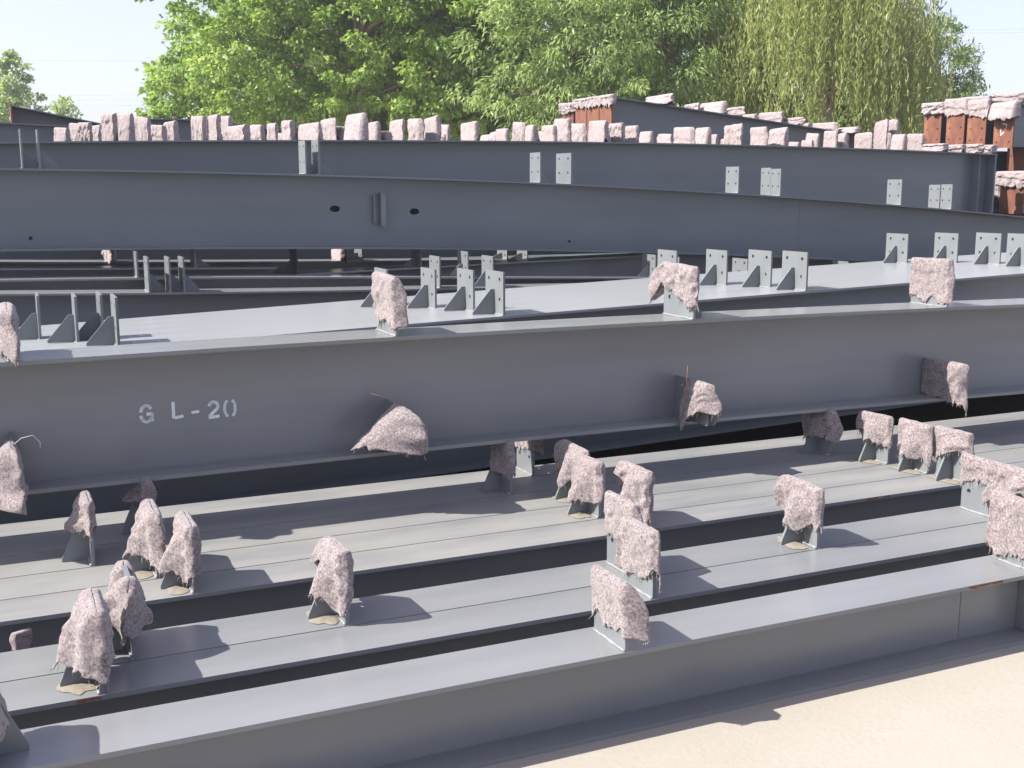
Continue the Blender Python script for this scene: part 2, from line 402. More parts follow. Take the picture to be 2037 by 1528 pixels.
# tiers below the far rows, added as support and to block light
UND = 'shaded girders below the far girder'
for k, (t, z1_, h_) in enumerate([(10.2, 1.245, .62), (10.2, .62, .6), (11.05, 1.27, .63), (11.05, .62, .6), (12.0, 1.26, .62), (12.0, .62, .6), (9.72, .98, .5), (9.72, .46, .45)]):
    beam(['girder directly beneath the far girder, in shade', 'bottom girder beneath the far girder on the ground', 'second row girder in shade behind the far girder', 'bottom girder of the second shaded row', 'third row girder in shade behind the far girder', 'bottom girder of the third shaded row', 'upper light-blocking beam added between the long girder and the far girder', 'bottom light-blocking beam added between the long girder and the far girder'][k],
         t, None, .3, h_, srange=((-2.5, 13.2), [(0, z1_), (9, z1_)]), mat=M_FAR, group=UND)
# --- left upper beams (behind skyline)
GLEFT = beam('grey beam showing at the far left above the far girder', 13.0, [(0,243),(60,246),(130,250)], .3, .7, ext=(1, .3), mat=M_FAR)
GL2 = beam('short dark beam behind the leftmost skyline rags', 13.6, [(300,235),(420,240),(520,252)], .3, .6, ext=(.2, 1.2), mat=M_FAR)

# ------------------------------------------------------------------ stacks with rust red end plates
def ended_beam(label, t, s0, s1, ztop0, ztop1, w, h0, h1, group, mark=None, holes=4):
    b = beam(label, t, None, w, h0, h1=h1, srange=((s0, s1), [(s0, ztop0), (s1, ztop1)]), mat=M_FAR, group=group)
    m = MB(); hgt = h0 + .02; th = .02
    n = holes; r = .012
    zb = ztop0 - h0 - b.zb
    # end plate as a column of cells, each with two bolt holes
    ww = w + .02
    for iz in range(n):
        for iy in range(2):
            y0, y1 = (-ww/2, 0) if iy == 0 else (0, ww/2); z0 = hgt * iz / n; z1 = hgt * (iz + 1) / n
            cy, cz = (y0 * .62 + (y1 * .62)), (z0 + z1) / 2 if 0 < iz < n - 1 else ((z0 + z1) / 2)
            O = [(y0, z0), ((y0+y1)/2, z0), (y1, z0), (y1, (z0+z1)/2), (y1, z1), ((y0+y1)/2, z1), (y0, z1), (y0, (z0+z1)/2)]
            I = [(cy + r * math.cos(-math.pi*.75 + math.pi*k/4), cz + r * math.sin(-math.pi*.75 + math.pi*k/4)) for k in range(8)]
            m.add([(x, y, z) for x in (-th, 0) for y, z in O + I], [q for k in range(8) for q in
                  ((k, 8+k, 8+(k+1) % 8, (k+1) % 8), (16+k, 16+(k+1) % 8, 24+(k+1) % 8, 24+k), (8+k, 24+k, 24+(k+1) % 8, 8+(k+1) % 8))])
    m.add([(x, y, z) for x in (-th, 0) for y, z in ((-ww/2, 0), (ww/2, 0), (ww/2, hgt), (-ww/2, hgt))], [(0, 1, 5, 4), (1, 2, 6, 5), (2, 3, 7, 6), (3, 0, 4, 7)])
    p = obj('end_plate', m.me('end_plate', M_RUST), b.e, (s0 - b.sm - .002, 0, zb - .01))
    b.endz = (ztop0 - h0 - .01, ztop0 + .01)
    return b
TG = 'tapered columns with rust red end plates in the middle of the skyline'
TB = []
tt = [13.0, 13.34, 13.68]
s_a, z_a = at_t(1219, 192, 13.0); s_b, z_b = at_t(1650, 258, 13.0)
for i, t in enumerate(tt):
    TB.append(ended_beam(['tapered grey column with deep red end and sloping top, nearest of the three', 'middle one of three tapered columns with red end plate', 'rear one of three tapered columns with red end plate'][i],
        t, s_a + .0 * i, s_b + .8, z_a - .012 * i, z_b + (z_b - z_a) / (s_b - s_a) * .8 - .012 * i, .3, .95, .5, TG))
s_c, z_c = at_t(1143, 208, 14.2)
TB.append(ended_beam('smaller column with red end plate peeking left of the three tapered ones', 14.2, s_c, s_c + 5, z_c, z_c - .35, .32, .7, .5, TG))
# carrier beams under the tapered columns
for k, s in enumerate((s_a + .6, s_b - .2)):
    zt = 2.0 if k == 0 else 1.98
    e = empty('timber_stack', W(s, 13.55, 0), A); tag(e, ['timber crib under the deep ends of the tapered columns', 'timber crib under the slim part of the tapered columns'][k], 'timber stack', 'timber cribs under the tapered columns')
    zt = min(b.top(s) - b.hh(s) for b in TB) - .01; n = 8; hh_ = zt / n
    for j in range(n):
        m = MB()
        if j % 2 == 0:
            for yy in (-.6, 0, .6): m.box((-.4, yy - .09, 0), (.4, yy + .09, hh_))
        else:
            for xx in (-.3, .3): m.box((xx - .09, -.9, 0), (xx + .09, .95, hh_))
        obj('timber', m.me('timber', M_WOOD), e, (0, 0, j * hh_))
RG = 'columns with rust red end plates at the right edge'
RB = []
rspec = [(2021, 12.0, 11.0, 205, 292, 'rust red ended column at right edge with chalk mark, front of the four'),
         (1966, 11.42, 10, 200, 288, 'second red ended column from the right edge under a draped rag'),
         (1923, 11.8, 10, 198, 286, 'third red ended column from the right, joined to its neighbour'),
         (1876, 12.4, 10, 206, 286, 'narrow red ended column, leftmost of the four at the right edge')]
for i, (px, t, _, y0, y1, lab) in enumerate(rspec):
    t = 10.95 + .385 * i + (.03 if i > 0 else 0) - (.045 if i == 2 else 0)
    s, zt = at_t(px, y0, t); s2, zb_ = at_t(px, y1, t)
    RB.append(ended_beam(lab, t, s, s + 4, zt, zt - .06, .3, zt - zb_, zt - zb_ - .06, RG))
# low red ends right of the far girder
for i, (px, t, y0, y1, lab) in enumerate([(2040, 10.3, 345, 424, 'low red end plate column below the right stack, cut by the frame'), (2062, 11.0, 352, 430, 'low red ended column hidden behind the cut one at right')]):
    s, zt = at_t(px, y0, t); s2, zb_ = at_t(px, y1, t)
    RB.append(ended_beam(lab, t, s, s + 4, zt, zt, .34, zt - zb_, zt - zb_, RG, holes=3))
for i, (t, zt, ds) in enumerate([(10.98, 2.16, .35), (11.37, 2.13, .1), (11.77, 2.1, -.1)]):
    RB.append(ended_beam(['dark shaded column under the right stack, end in deep shadow, front', 'dark shaded column under the right stack, middle', 'dark shaded column under the right stack, rear'][i], t, RB[0].s0 + ds, RB[0].s0 + 4, zt, zt, .34, .8, .8, RG))
    beam(['carrier girder under the front dark column at right', 'carrier girder under the middle dark column at right', 'carrier girder under the rear dark column at right'][i], t, None, .3, 1.3, srange=((RB[0].s0 + ds + .2, RB[0].s0 + 5), [(0, zt - .82), (20, zt - .82)]), mat=M_FAR, group=UND)
# left far red end
s, zt = at_t(34, 206, 14.0); s2, zb_ = at_t(34, 262, 14.0)
LB = ended_beam('rust red column end at the far left edge above the far girder', 14.0, s - .05, s + 2.5, zt - .02, zt - .5, .5, .6, .3, None, holes=3)

# chalk mark on the front right end plate
def stroke(name, pts, wd, mat, parent, loc, rot=None, plane='yz', th=.0015):
    """flat painted strokes: list of polylines, in plate or web coordinates"""
    m = MB()
    for pl in pts:
        for a, b in zip(pl[:-1], pl[1:]):
            a = Vector(a); b = Vector(b); d = (b - a).normalized(); n = Vector((-d.y, d.x)) * wd / 2; a = a - d * wd * .18; b = b + d * wd * .18
            q = [a + n, b + n, b - n, a - n]
            if plane == 'yz': f = [(-th, -p.x, p.y) for p in q] + [(0, -p.x, p.y) for p in q]
            else: f = [(p.x, -th, p.y) for p in q] + [(p.x, 0, p.y) for p in q]
            m.add(f, [(0, 1, 2, 3), (7, 6, 5, 4), (0, 4, 5, 1), (1, 5, 6, 2), (2, 6, 7, 3), (3, 7, 4, 0)])
    return obj(name, m.me(name, mat), parent, loc, rot)
ep = [c for c in RB[0].e.children if c.name.startswith('end_plate')][0]
stroke('chalk_mark', [[(-.02, .52), (.05, .5), (.02, .44), (.045, .43)], [(-.03, .38), (-.01, .36)], [(-.02, .31), (.05, .3), (.045, .26)], [(-.04, .25), (-.04, .16), (.01, .2)]], .012, M_CHALK, ep, (-.0225, 0, 0))

# ------------------------------------------------------------------ stencil on the girder
def stencil():
    gt = TGL + GL.w / 2 - .005
    def place(px, py): s, z = at_t(px, py, gt); return s - GL.sm, z - GL.zb
    hgt = .066
    seg = lambda a, b, n=7, cx=0, cy=0, rx=1, ry=1: [(cx + rx * math.cos(R(a + (b - a) * i / n)), cy + ry * math.sin(R(a + (b - a) * i / n))) for i in range(n + 1)]
    L_ = {
     'G': ([seg(35, 170, 8, 0, .004, .021, .028), seg(190, 345, 8, 0, -.004, .021, .029), [(.003, -.002), (.021, -.002), (.021, -.03)]], .0125, (291, 823)),
     'L': ([[(-.016, .033), (-.016, -.03)], [(-.01, -.03), (.02, -.026)]], .0125, (353, 816)),
     '-': ([[(-.014, 0), (.012, .002)]], .011, (389, 820)),
     '2': ([[(-.018, .018)] + seg(150, -35, 8, 0, .014, .017, .018) + [(-.016, -.024)], [(-.019, -.031), (.02, -.028)]], .0125, (425, 815)),
     '0': ([seg(110, 250, 8, -.004, 0, .017, .033), seg(70, -70, 8, .006, 0, .016, .033)], .0115, (457, 812)),
    }
    for k, (pl, wd, (px, py)) in L_.items():
        x, z = place(px, py)
        stroke('stencil_letter', pl, wd, M_WHITE, GL.e, (x, -.0054, z), plane='xz', th=.0008)
stencil()
# small bracket on the long girder: two short angle strips
x, z = at_t(752, 417, TS + .14)
m = MB(); m.box((-.045, -.05, -.11), (-.037, 0, .115)); m.box((.006, -.07, -.13), (.045, 0, .13)); m.box((-.037, -.012, -.1), (.006, 0, .1))
obj('bracket', m.me('bracket', M_PLATE), S_.e, (x - S_.sm, -.006, z - S_.zb))
m = MB(); xx, zz = at_t(1590, 450, TS + .145); zw = S_.top(xx) - S_.zb
m.box((-.004, -.003, zw - .555), (.004, 0, zw - .015)); obj('weld_seam', m.me('weld_seam', M_PLATE), S_.e, (xx - S_.sm, -.0052, 0))
m = MB(); xx, zz = at_t(1912, 1200, BL[0].t + .1); m.box((-.002, -.0015, .016), (.002, 0, .244)); obj('weld_seam', m.me('weld_seam', M_PLATE), BL[0].e, (xx - BL[0].sm, -.0052, 0))
for i, (bi, px, py, l_) in enumerate([(1, 176, 1373, .06), (0, 1962, 1152, .16), (3, 1733, 994, .07), (3, 1765, 990, .03)]):
    b = BL[bi]; s = at_t(px, py, b.t)[0]; rr = random.Random(i); m = MB(); n = 9
    up = [(-l_/2 + l_ * k / n, -rr.uniform(.0, .003)) for k in range(n + 1)]; lo = [(-l_/2 + l_ * k / n, -rr.uniform(.006, .013)) for k in range(n, -1, -1)]
    o_ = up + lo; m.sweep([[(x, 0, z) for x, z in o_], [(x, -.0008, z) for x, z in o_]])
    obj('rust_spot', m.me('rust_spot', M_RUST), b.e, (s - b.sm, -b.w / 2 - .0002, b.top(s) - b.zb))
# end stiffener of the far girder
m = MB(); m.box((-.012, -.14, .016), (.012, .14, .734)); obj('end_stiffener', m.me('end_stiffener', M_FAR), F_.e, (F_.s1 - F_.sm - .013, 0, F_.top(F_.s1) - .75 - F_.zb))
m = MB(); m.box((-.005, -.13, .016), (.005, -.006, .734)); obj('stiffener', m.me('stiffener', M_FAR), F_.e, (F_.s1 - F_.sm - .26, 0, F_.top(F_.s1) - .75 - F_.zb))

# ------------------------------------------------------------------ cleats
def s_on(b, px, py): return at_t(px, py, b.t)[0]
C = {}
def cl(key, b, px, py, **k): C[key] = cleat(b, s_on(b, px, py), **k)
for key, bi, px, py, gus, sand in [
  ('c0', 0, -34, 1536, 1, 0), ('c1', 0, 1248, 1306, 0, 0), ('c2', 0, 2064, 1132, 0, 0),
  ('c3', 2, 692, 1245, -1, 1), ('c4', 1, 1302, 1199, 0, 0), ('c5', 2, 1264, 1152, 1, 0), ('c6', 2, 1628, 1097, -1, 1), ('c7', 1, 2066, 1066, -1, 0), ('c8', 2, 1985, 1030, 0, 0),
  ('c9', 1, 203, 1371, -1, 1), ('c10', 2, 268, 1300, -1, 0),
  ('c11', 3, 389, 1177, -1, 1), ('c12', 4, 316, 1142, -1, 1), ('c13', 6, 300, 1065, -1, 0), ('c14', 5, 184, 1092, -1, 0),
  ('c15', 6, 1018, 988, -1, 0), ('c16', 7, 1062, 952, 0, 0), ('c17', 5, 1166, 1006, -1, 1), ('c18', 4, 1194, 1036, -1, 1), ('c19', 3, 1292, 1056, -1, 0),
  ('c20', 6, 1652, 912, -1, 0), ('c21', 5, 1768, 924, -1, 1), ('c22', 4, 1847, 951, -1, 1), ('c23', 3, 1925, 968, -1, 1)]:
    cl(key, BL[bi], px, py, gus=gus, sand=bool(sand), gl=.095, w=min(.19, BL[bi].w - .01), h={'c1': .205, 'c2': .25, 'c5': .265}.get(key, .235), gh=.72)
for key, px, py in (('g0', 22, 722), ('g1', 791, 671), ('g2', 1382, 636), ('g3', 1886, 613)):
    cl(key, GL, px, py, gus=0 if key != 'g2' else 1, w=.262, h=.25 if key != 'g0' else .19, gl=.12, holes=True)
for i, px, py in [(0,1004,625),(1,944,613),(2,868,606),(0,237,686),(0,207,690),(1,155,668),(2,80,660),
                  (0,1606,575),(1,1535,564),(2,1447,559),(3,1347,548),(4,1806,517),(3,1905,524),(2,1990,529),(1,2056,533),(3,772,585)]:
    if i == 0 and px == 207: i = 1
    cleat(BW[i], at_t(px, py, BW[i].t)[0], w=.24, h=.235, gus=-1, gl=.13, gh=.58, yoff=-.045)
for b, px, gus in [(BN2, 274, 0), (BM1, 296, 1), (BM1, 338, 1), (BM1, 366, 1), (BN3, 390, 1), (BN5, 518, -1), (BN5, 545, -1), (BN4, 722, -1),
                   (BN5, 838, -1), (BM1, 876, -1), (BN2, 932, -1), (BM1, 982, -1), (BN4, 1010, -1), (BN4, 1050, -1), (BN2, 1305, -1), (BM1, 1352, -1), (BM1, 1488, -1), (BN2, 1688, -1)]:
    s = at_t(px, 540, b.t)[0]; cap = .24
    zt = S_.top(s) - .57 - b.top(s) - .004
    if b is BN5: s = max(s, b.s0 + .03)
    cleat(b, s, w=.22, h=min(cap, zt) if zt > .1 else cap, gus=gus, gl=.11, gh=.5)
for px, w, h, gus in [(49, .2, .27, 1), (83, .2, .27, 1), (611, .2, .255, 1), (637, .2, .265, 1), (1076, .2, .25, 1), (1137, .28, .26, 1), (1470, .2, .24, 1), (1795, .2, .25, 1)]:
    yo = -.045 if px not in (1553, 1895) else -.02
    cleat(S_, at_t(px, 380, S_.t)[0], w=w if px not in (49,) else w, h=h, gus=gus, gl=.13, gh=.45, yoff=yo if w < .27 else -.006)
for px, w, h, dh, ds in ((1553, .148, .25, -.012, 0), (1895, .15, .25, .004, -.012)):
    s = at_t(px, 380, S_.t)[0]
    cleat(S_, s, w=w, h=h, gus=1, gl=.12, gh=.45, yoff=-.0755); cleat(S_, s + ds, w=w, h=h - dh, gus=0, yoff=.0755)
# unseen beam added close behind the long girder so its slots go dark
beam('beam added close behind the long girder to darken its slots', TS + .33, None, .26, .42, srange=((S_.s0 + .3, S_.s1 - .3), [(s, S_.top(s) - .12) for s in np.linspace(S_.s0 + .3, S_.s1 - .3, 5)]), mat=M_FAR, group=UND)
# thin plate lying across the pair of plates near the far right
s = at_t(1528, 333, S_.t)[0]
# plates standing out from the lettered girder's web
def webcleat(key, px, py, w=.27, h=.2, hs_=.02):
    s = at_t(px, py, GL.t + GL.w / 2)[0]; z = GL.top(s) - GL.h + .016
    p = obj('web_plate', plate_mesh(w, h, .012, True), GL.e, (s - GL.sm, -w/2 - .006, z - GL.zb + .001))
    C[key] = dict(s=s, t=GL.t + GL.w/2 - w/2 - .006, z=z, w=w, h=h, gus=0, gl=.1, gh=.5)
webcleat('w0', 20, 850); webcleat('w1', 768, 812); webcleat('w2', 1345, 770); webcleat('w3', 1838, 730)
p = obj('web_plate', plate_mesh(.09, .22, .012, False), BL[0].e, (at_t(2026, 1200, BL[0].t + .1)[0] - BL[0].sm, -.052, .016))

# ------------------------------------------------------------------ felt rags: a small cloth solver, all rags at once
# cover of each plate; x runs along the plate toward the camera, y along the beam (front is -y), z = 0 at the plate top
# x: extent over the plate, L: front hem at the far and near end, B: back hem, far / near: ear = (reach, length, curl, start), pl: pleats,
# tent: bulge over the gusset, fl: flare of the front, wr: wrinkle size, g: half thickness of the fold
def ear(reach=.012, length=.1, curl=0, start=.0): return (reach, length, curl, start)
RAG = {
 'c0': dict(x=(-.1, .1), L=(.14, .15), far=ear(.03, .12), near=ear(.03, .15, .02), wr=.008, bf=.05, B=.15),
 'c1': dict(x=(-.099, .1), L=(.15, .155), far=ear(.012, .14), near=ear(.04, .14, .06, .02), wr=.0035),
 'c2': dict(x=(-.1, .1), L=(.215, .2), far=ear(.02, .15, -.02), near=ear(.03, .14), wr=.004),
 'c3': dict(x=(-.095, .098), L=(.075, .212), far=ear(.075, .055, -.05), near=ear(.014, .2), wr=.006, g=.017, tent=.012),
 'c4': dict(x=(-.1, .1), L=(.19, .15), far=ear(.022, .14, -.03, .02), near=ear(.02, .15), wr=.007),
 'c5': dict(x=(-.098, .1), L=(.15, .14), far=ear(.012, .13), near=ear(.035, .1, .01, .02), wr=.004),
 'c6': dict(x=(-.1, .1), L=(.125, .16), far=ear(.04, .05, -.045), near=ear(.013, .15), wr=.007),
 'c7': dict(x=(-.1, .09), L=(.16, .09), far=ear(.05, .17, -.03), near=ear(.03, .1), wr=.012, pl=.01),
 'c8': dict(x=(-.1, .1), L=(.1, .1), far=ear(.012, .09), near=ear(.03, .06, .02), wr=.004),
 'c9': dict(x=(-.1, .1), L=(.13, .185), far=ear(.06, .17, -.05, .03), near=ear(.03, .2, .02), wr=.009, pl=.02, tent=.045, g=.021, fl=.02),
 'c10': dict(x=(-.11, .09), L=(.2, .15), far=ear(.03, .19, -.03), near=ear(.055, .13, -.03, .02), wr=.011, pl=.017, g=.018, notch=.055),
 'c11': dict(x=(-.1, .1), L=(.12, .19), far=ear(.03, .1, -.04, .01), near=ear(.016, .18), wr=.007, g=.017, tent=.022, pl=.006),
 'c12': dict(x=(-.1, .1), L=(.16, .175), far=ear(.055, .16, -.03, .01), near=ear(.03, .2, .02), wr=.008, g=.018, tent=.045, pl=.006),
 'c13': dict(x=(-.1, .1), L=(.07, .1), far=ear(.05, .06), near=ear(.04, .07, .03), wr=.009, notch=.03),
 'c14': dict(x=(-.1, .1), L=(.1, .12), far=ear(.03, .1), near=ear(.02, .12), wr=.009, pl=.01, tent=.07),
 'c15': dict(x=(-.08, .1), L=(.08, .17), far=ear(.02, .07), near=ear(.02, .16), wr=.008, pl=.008),
 'c16': dict(x=(-.1, .1), L=(.11, .1), far=ear(.02, .1), near=ear(.04, .11, .03), wr=.006),
 'c17': dict(x=(-.1, .1), L=(.12, .15), far=ear(.065, .12, -.04), near=ear(.02, .13), wr=.009, pl=.008),
 'c18': dict(x=(-.1, .1), L=(.17, .165), far=ear(.02, .15, -.02), near=ear(.02, .16), wr=.006, g=.016, tent=.012),
 'c19': dict(x=(-.1, .1), L=(.1, .19), far=ear(.045, .06, -.04), near=ear(.014, .19), wr=.012, pl=.01),
 'c20': dict(x=(-.1, .1), L=(.15, .14), far=ear(.03, .13), near=ear(.04, .16, .03), wr=.009, pl=.01),
 'c21': dict(x=(-.1, .1), L=(.085, .15), far=ear(.03, .08, -.02), near=ear(.012, .13), wr=.005),
 'c22': dict(x=(-.1, .1), L=(.135, .17), far=ear(.014, .13), near=ear(.014, .15), wr=.005),
 'c23': dict(x=(-.1, .1), L=(.13, .09), far=ear(.045, .14, -.03), near=ear(.014, .09), wr=.008),
 'g0': dict(x=(-.13, .135), L=(.14, .15), far=ear(.05, .13), near=ear(.06, .17, .03), wr=.011, tent=.05, g=.02, pl=.012),
 'g1': dict(x=(-.135, .135), L=(.19, .185), far=ear(.016, .17), near=ear(.03, .21, .04, .02), wr=.007, g=.012),
 'g2': dict(x=(-.135, .135), L=(.10, .185), far=ear(.085, .19, -.05), near=ear(.02, .19), wr=.012, pl=.012),
 'g3': dict(x=(-.135, .135), L=(.195, .215), far=ear(.013, .18), near=ear(.02, .2, .01), wr=.004),
 'w0': dict(x=(.02, .142), L=(.16, .2), far=ear(.02, .1), near=ear(.07, .22, .03), wr=.013, fl=.05, pl=.012),
 'w1': dict(x=(-.0, .142), L=(.14, .14), far=ear(.03, .12, -.03), near=ear(.085, .15, .07), wr=.009, fl=.2, pl=.012, g=.02, B=.13, bf=.05),
 'w2': dict(x=(.0, .142), L=(.235, .12), far=ear(.03, .16, -.04), near=ear(.045, .14, .03), wr=.013, fl=.05, pl=.012),
 'w3': dict(x=(-.1, .142), L=(.19, .2), far=ear(.03, .15, -.03), near=ear(.025, .25, .01), wr=.01, pl=.01, g=.018),
}
for i, k in enumerate(RAG): RAG[k]['seed'] = i + 3
LAB = {
 'c0': 'dark side of a felt rag at the lower left corner, on the nearest beam', 'c1': 'flat square felt rag with frayed hem on the nearest beam, mid frame',
 'c2': 'broad felt rag cut by the right edge, standing on the nearest beam', 'c3': 'narrow felt rag with bent over corner standing alone left of centre on the clean beams',
 'c4': 'wrinkled felt rag directly behind the flat square one, mid frame', 'c5': 'small felt rag half hidden, third in the central file of rags',
 'c6': 'felt rag with folded ear standing alone right of centre on the clean beams', 'c7': 'twisted felt rag by the right edge on the second beam from the front',
 'c8': 'short felt rag high on its plate near the right edge, bolt hole showing below', 'c9': 'pleated bag shaped felt rag at lower left in front of a pointed one',
 'c10': 'pointed felt rag with a torn notch behind the pleated bag shaped one', 'c11': 'narrow pink grey rag at the front of the dusty row on the left',
 'c12': 'hooded tent shaped rag left of the narrow one in the dusty row', 'c13': 'small rag with two tips peeking out below the lettered girder on the left',
 'c14': 'shaded rag hanging over a gusset under the lettered girder at far left', 'c15': 'shaded rag tucked under the girder left of the central cluster, plate visible at its left',
 'c16': 'small rag with a pale plate below it, right behind the shaded central one', 'c17': 'drooping rag at the left rear of the central cluster',
 'c18': 'thick pink rag in front of the drooping one in the central cluster', 'c19': 'creased rag at the right of the central cluster, on the front dusty beam',
 'c20': 'shaded rag tucked under the girder at right of centre, hanging in two tails', 'c21': 'pink rag at the left rear of the right hand cluster',
 'c22': 'wide frayed rag in the middle of the right hand cluster', 'c23': 'flat topped rag with hooked corner at the right of that right hand cluster',
 'g0': 'dark rag on top of the lettered girder at the left edge', 'g1': 'hooded rag on top of the lettered girder above its middle web rag',
 'g2': 'crumpled rag with hanging tail on top of the lettered girder right of centre', 'g3': 'smooth rectangular rag on top of the lettered girder at right',
 'w0': 'rag with loose loops hanging from the girder web at the left edge', 'w1': 'spread triangular rag hanging from the girder web right of the stencilled number',
 'w2': 'slim twisted rag hanging from the girder web right of centre', 'w3': 'folded square rag hanging from the girder web at right',
}
def hood(sp):
    """felt folded over a plate: a closed skirt of columns (front, near ear, back, far ear) hung from the fold"""
    r = random.Random(sp['seed'] * 31 + 7); sd = sp['seed'] * 5.37
    x0, x1 = sp['x']; g = sp.get('g', .0095); lf0, lf1 = (q * 1.1 for q in sp['L']); lb = sp.get('B', (lf0 + lf1) / 2 * r.uniform(.85, 1.1)); pl = sp.get('pl', 0); wr = sp.get('wr', .005)
    tent = sp.get('tent', 0); fl = sp.get('fl', 0); bf = sp.get('bf', fl * .25); notch = sp.get('notch', 0)
    nf = max(18, int((x1 - x0) / .0095)); nb = max(12, nf // 2); ne = 8; J = 20
    cols = []
    for i in range(nf + 1): cols.append(('f', i / nf))
    for i in range(1, ne): cols.append(('n', i / ne))
    for i in range(nb + 1): cols.append(('b', 1 - i / nb))
    for i in range(1, ne): cols.append(('r', i / ne))
    K = len(cols); ph = [r.uniform(0, 6.28) for _ in range(8)]; fq = r.uniform(38, 60); slope = r.uniform(-.012, .012)
    sfold = r.uniform(.3, .62) * (lf0 + lf1) / 2; stilt = r.uniform(-.05, .05); sfold2 = r.uniform(.25, .5); cdiag = r.uniform(.3, .9) * r.choice((-1, 1)); coff = r.uniform(-.4, .4)
    spike = [0] * K; k = 0
    while k < K:                                  # torn hem: saw teeth of uneven width
        w_ = r.choice((1, 2, 3, 5, 6)); d_ = r.choice((-.03, -.012, 0, .008, .02, .045)) * r.uniform(.5, 1.1)
        for q in range(w_):
            if k < K: spike[k] = d_ * (1 - abs(q - w_ / 2) / (w_ / 2 + .5)) + r.uniform(-.006, .006); k += 1
    verts = []
    for k, (kind, u) in enumerate(cols):
        er = sp['near'] if kind == 'n' else sp['far']
        if kind in 'fb': L_ = (lf0 + (lf1 - lf0) * u) if kind == 'f' else lb
        else:
            e_l = er[1]; a0, a1 = (lf1, lb) if kind == 'n' else (lb, lf0); t_ = 1 - abs(2 * u - 1)
            L_ = (a0 * (1 - u) + a1 * u) * (1 - t_) + e_l * t_
        L_ = max(.03, L_ + spike[k] + .012 * MN.noise((k * .23, sd, 0)))
        for j in range(J + 1):
            s_ = L_ * (j / J) ** 1.0; q = min(1, s_ / (g * 1.57)); yt = math.sin(q * 1.57); zt = (g * math.cos(q * 1.57) - g) if q < 1 else -(s_ - g * 1.57) - g
            dep = max(0, s_ - g) / .15
            if kind in 'fb':
                x = x0 + (x1 - x0) * u; sgn = -1 if kind == 'f' else 1
                y = sgn * g * yt
                out = pl * max(0, math.sin(fq * x * (1 + .25 * math.sin(9 * x + ph[5])) + ph[0] + dep)) * min(1, dep) + (fl if kind == 'f' else bf) * min(1.3, dep) * (.6 + .4 * math.sin(u * 3.14))
                if kind == 'f': out += tent * min(1, dep * 1.2 + .25) * max(0, 1 - abs(x - (x0 + x1) / 2 + .01) / .085) * yt
                if kind == 'f':                                # turned-over top layer and one hard diagonal crease
                    edge = sfold + stilt * (u - .5) + .008 * math.sin(u * 11 + ph[3]); out += .0075 * max(0, min(1, (edge - s_) / .006)) * yt
                    dl = (u - .5 - coff) - cdiag * (s_ / .16 - .4); out += wr * 1.1 * max(0, 1 - abs(dl) * 9) * min(1, dep * 3)
                if kind == 'f' and sp.get('gus', 0) < 0:       # rests over the gusset
                    zz_ = -zt - sp['h'] * (1 - sp['gh'])
                    if zz_ > -.03: out = max(out, (.014 + .024 * min(1, max(0, zz_ + .03) / .03) + (sp['gl'] - .024) * max(0, zz_) / (sp['h'] * sp['gh'])) * max(0, min(1, 1.15 - abs(x) / .062)))
                y += sgn * out; z = zt
                # drawn in a little at the loose hem
                ed = min(u, 1 - u); x += (.5 - u) * .012 * min(1, dep) * (1 if pl else 0)
            else:
                xe = x1 if kind == 'n' else x0; sg = 1 if kind == 'n' else -1; reach, _, curl, st = er
                yf, yb = -g * yt, g * yt; u_ = u if kind == 'n' else 1 - u
                fo = fl * min(1.3, dep) * .6; bo = bf * min(1.3, dep) * .6
                yf -= fo; yb += bo
                pr = min(1, max(0, (s_ - st * .6)) / .035) ** .7 if s_ > 0 else 0
                e_ = reach * (.25 + .75 * pr) * (1 + .25 * math.sin(s_ * 40 + ph[1])); c_ = curl * min(1, .3 + s_ / .08)
                b0, b1, b2 = (1 - u_) ** 2, 2 * u_ * (1 - u_), u_ ** 2
                x = xe * (b0 + b2) + (xe + sg * 2 * e_ * (1 - .3 * math.exp(-((s_ - .05) / .03) ** 2))) * b1; y = yf * b0 + yb * b2 + (c_ * 1.7) * b1
                tip = 4 * u_ * (1 - u_)
                z = zt - tip * (st * .8 + reach * .35 * (1 - math.exp(-s_ * 20)) + reach * .12)
            # creases
            hh = min(1, s_ / .05); a = MN.noise((x * 19 + sd, z * 9, y * 6 + sd)); b = MN.noise((x * 10 - z * 15, z * 9 + sd, y * 9)); c2 = MN.noise((x * 45, z * 38 + sd, y * 30))
            f = (max(0, 1 - abs(a) * 4.5) * .9 + max(0, 1 - abs(b) * 5) * 1.1 + a * .5) * wr * hh
            f = max(f, -wr * .3) + c2 * wr * .16
            if kind == 'f': y -= max(-.002, f)
            elif kind == 'b': y += max(-.002, f)
            else: x += a * wr * .9 * hh * (1 if kind == 'n' else -1) + f * .3; y += b * wr * 1.4 * hh; z += c2 * wr * .3
            z += slope * (x / .1) * .35 + MN.noise((x * 16 + sd, 1.3, sd)) * wr * .45 * (1 - min(1, s_ / .06))
            if notch and kind in 'fb':
                z -= notch * math.exp(-((u - .5) / .16) ** 2) * max(0, 1 - s_ / .2); y *= 1 + .8 * math.exp(-((u - .5) / .2) ** 2)
            verts.append((x, y, z))
    n = J + 1
    faces = [(k * n + j, k * n + j + 1, ((k + 1) % K) * n + j + 1, ((k + 1) % K) * n + j) for k in range(K) for j in range(J)]
    return np.array(verts), faces
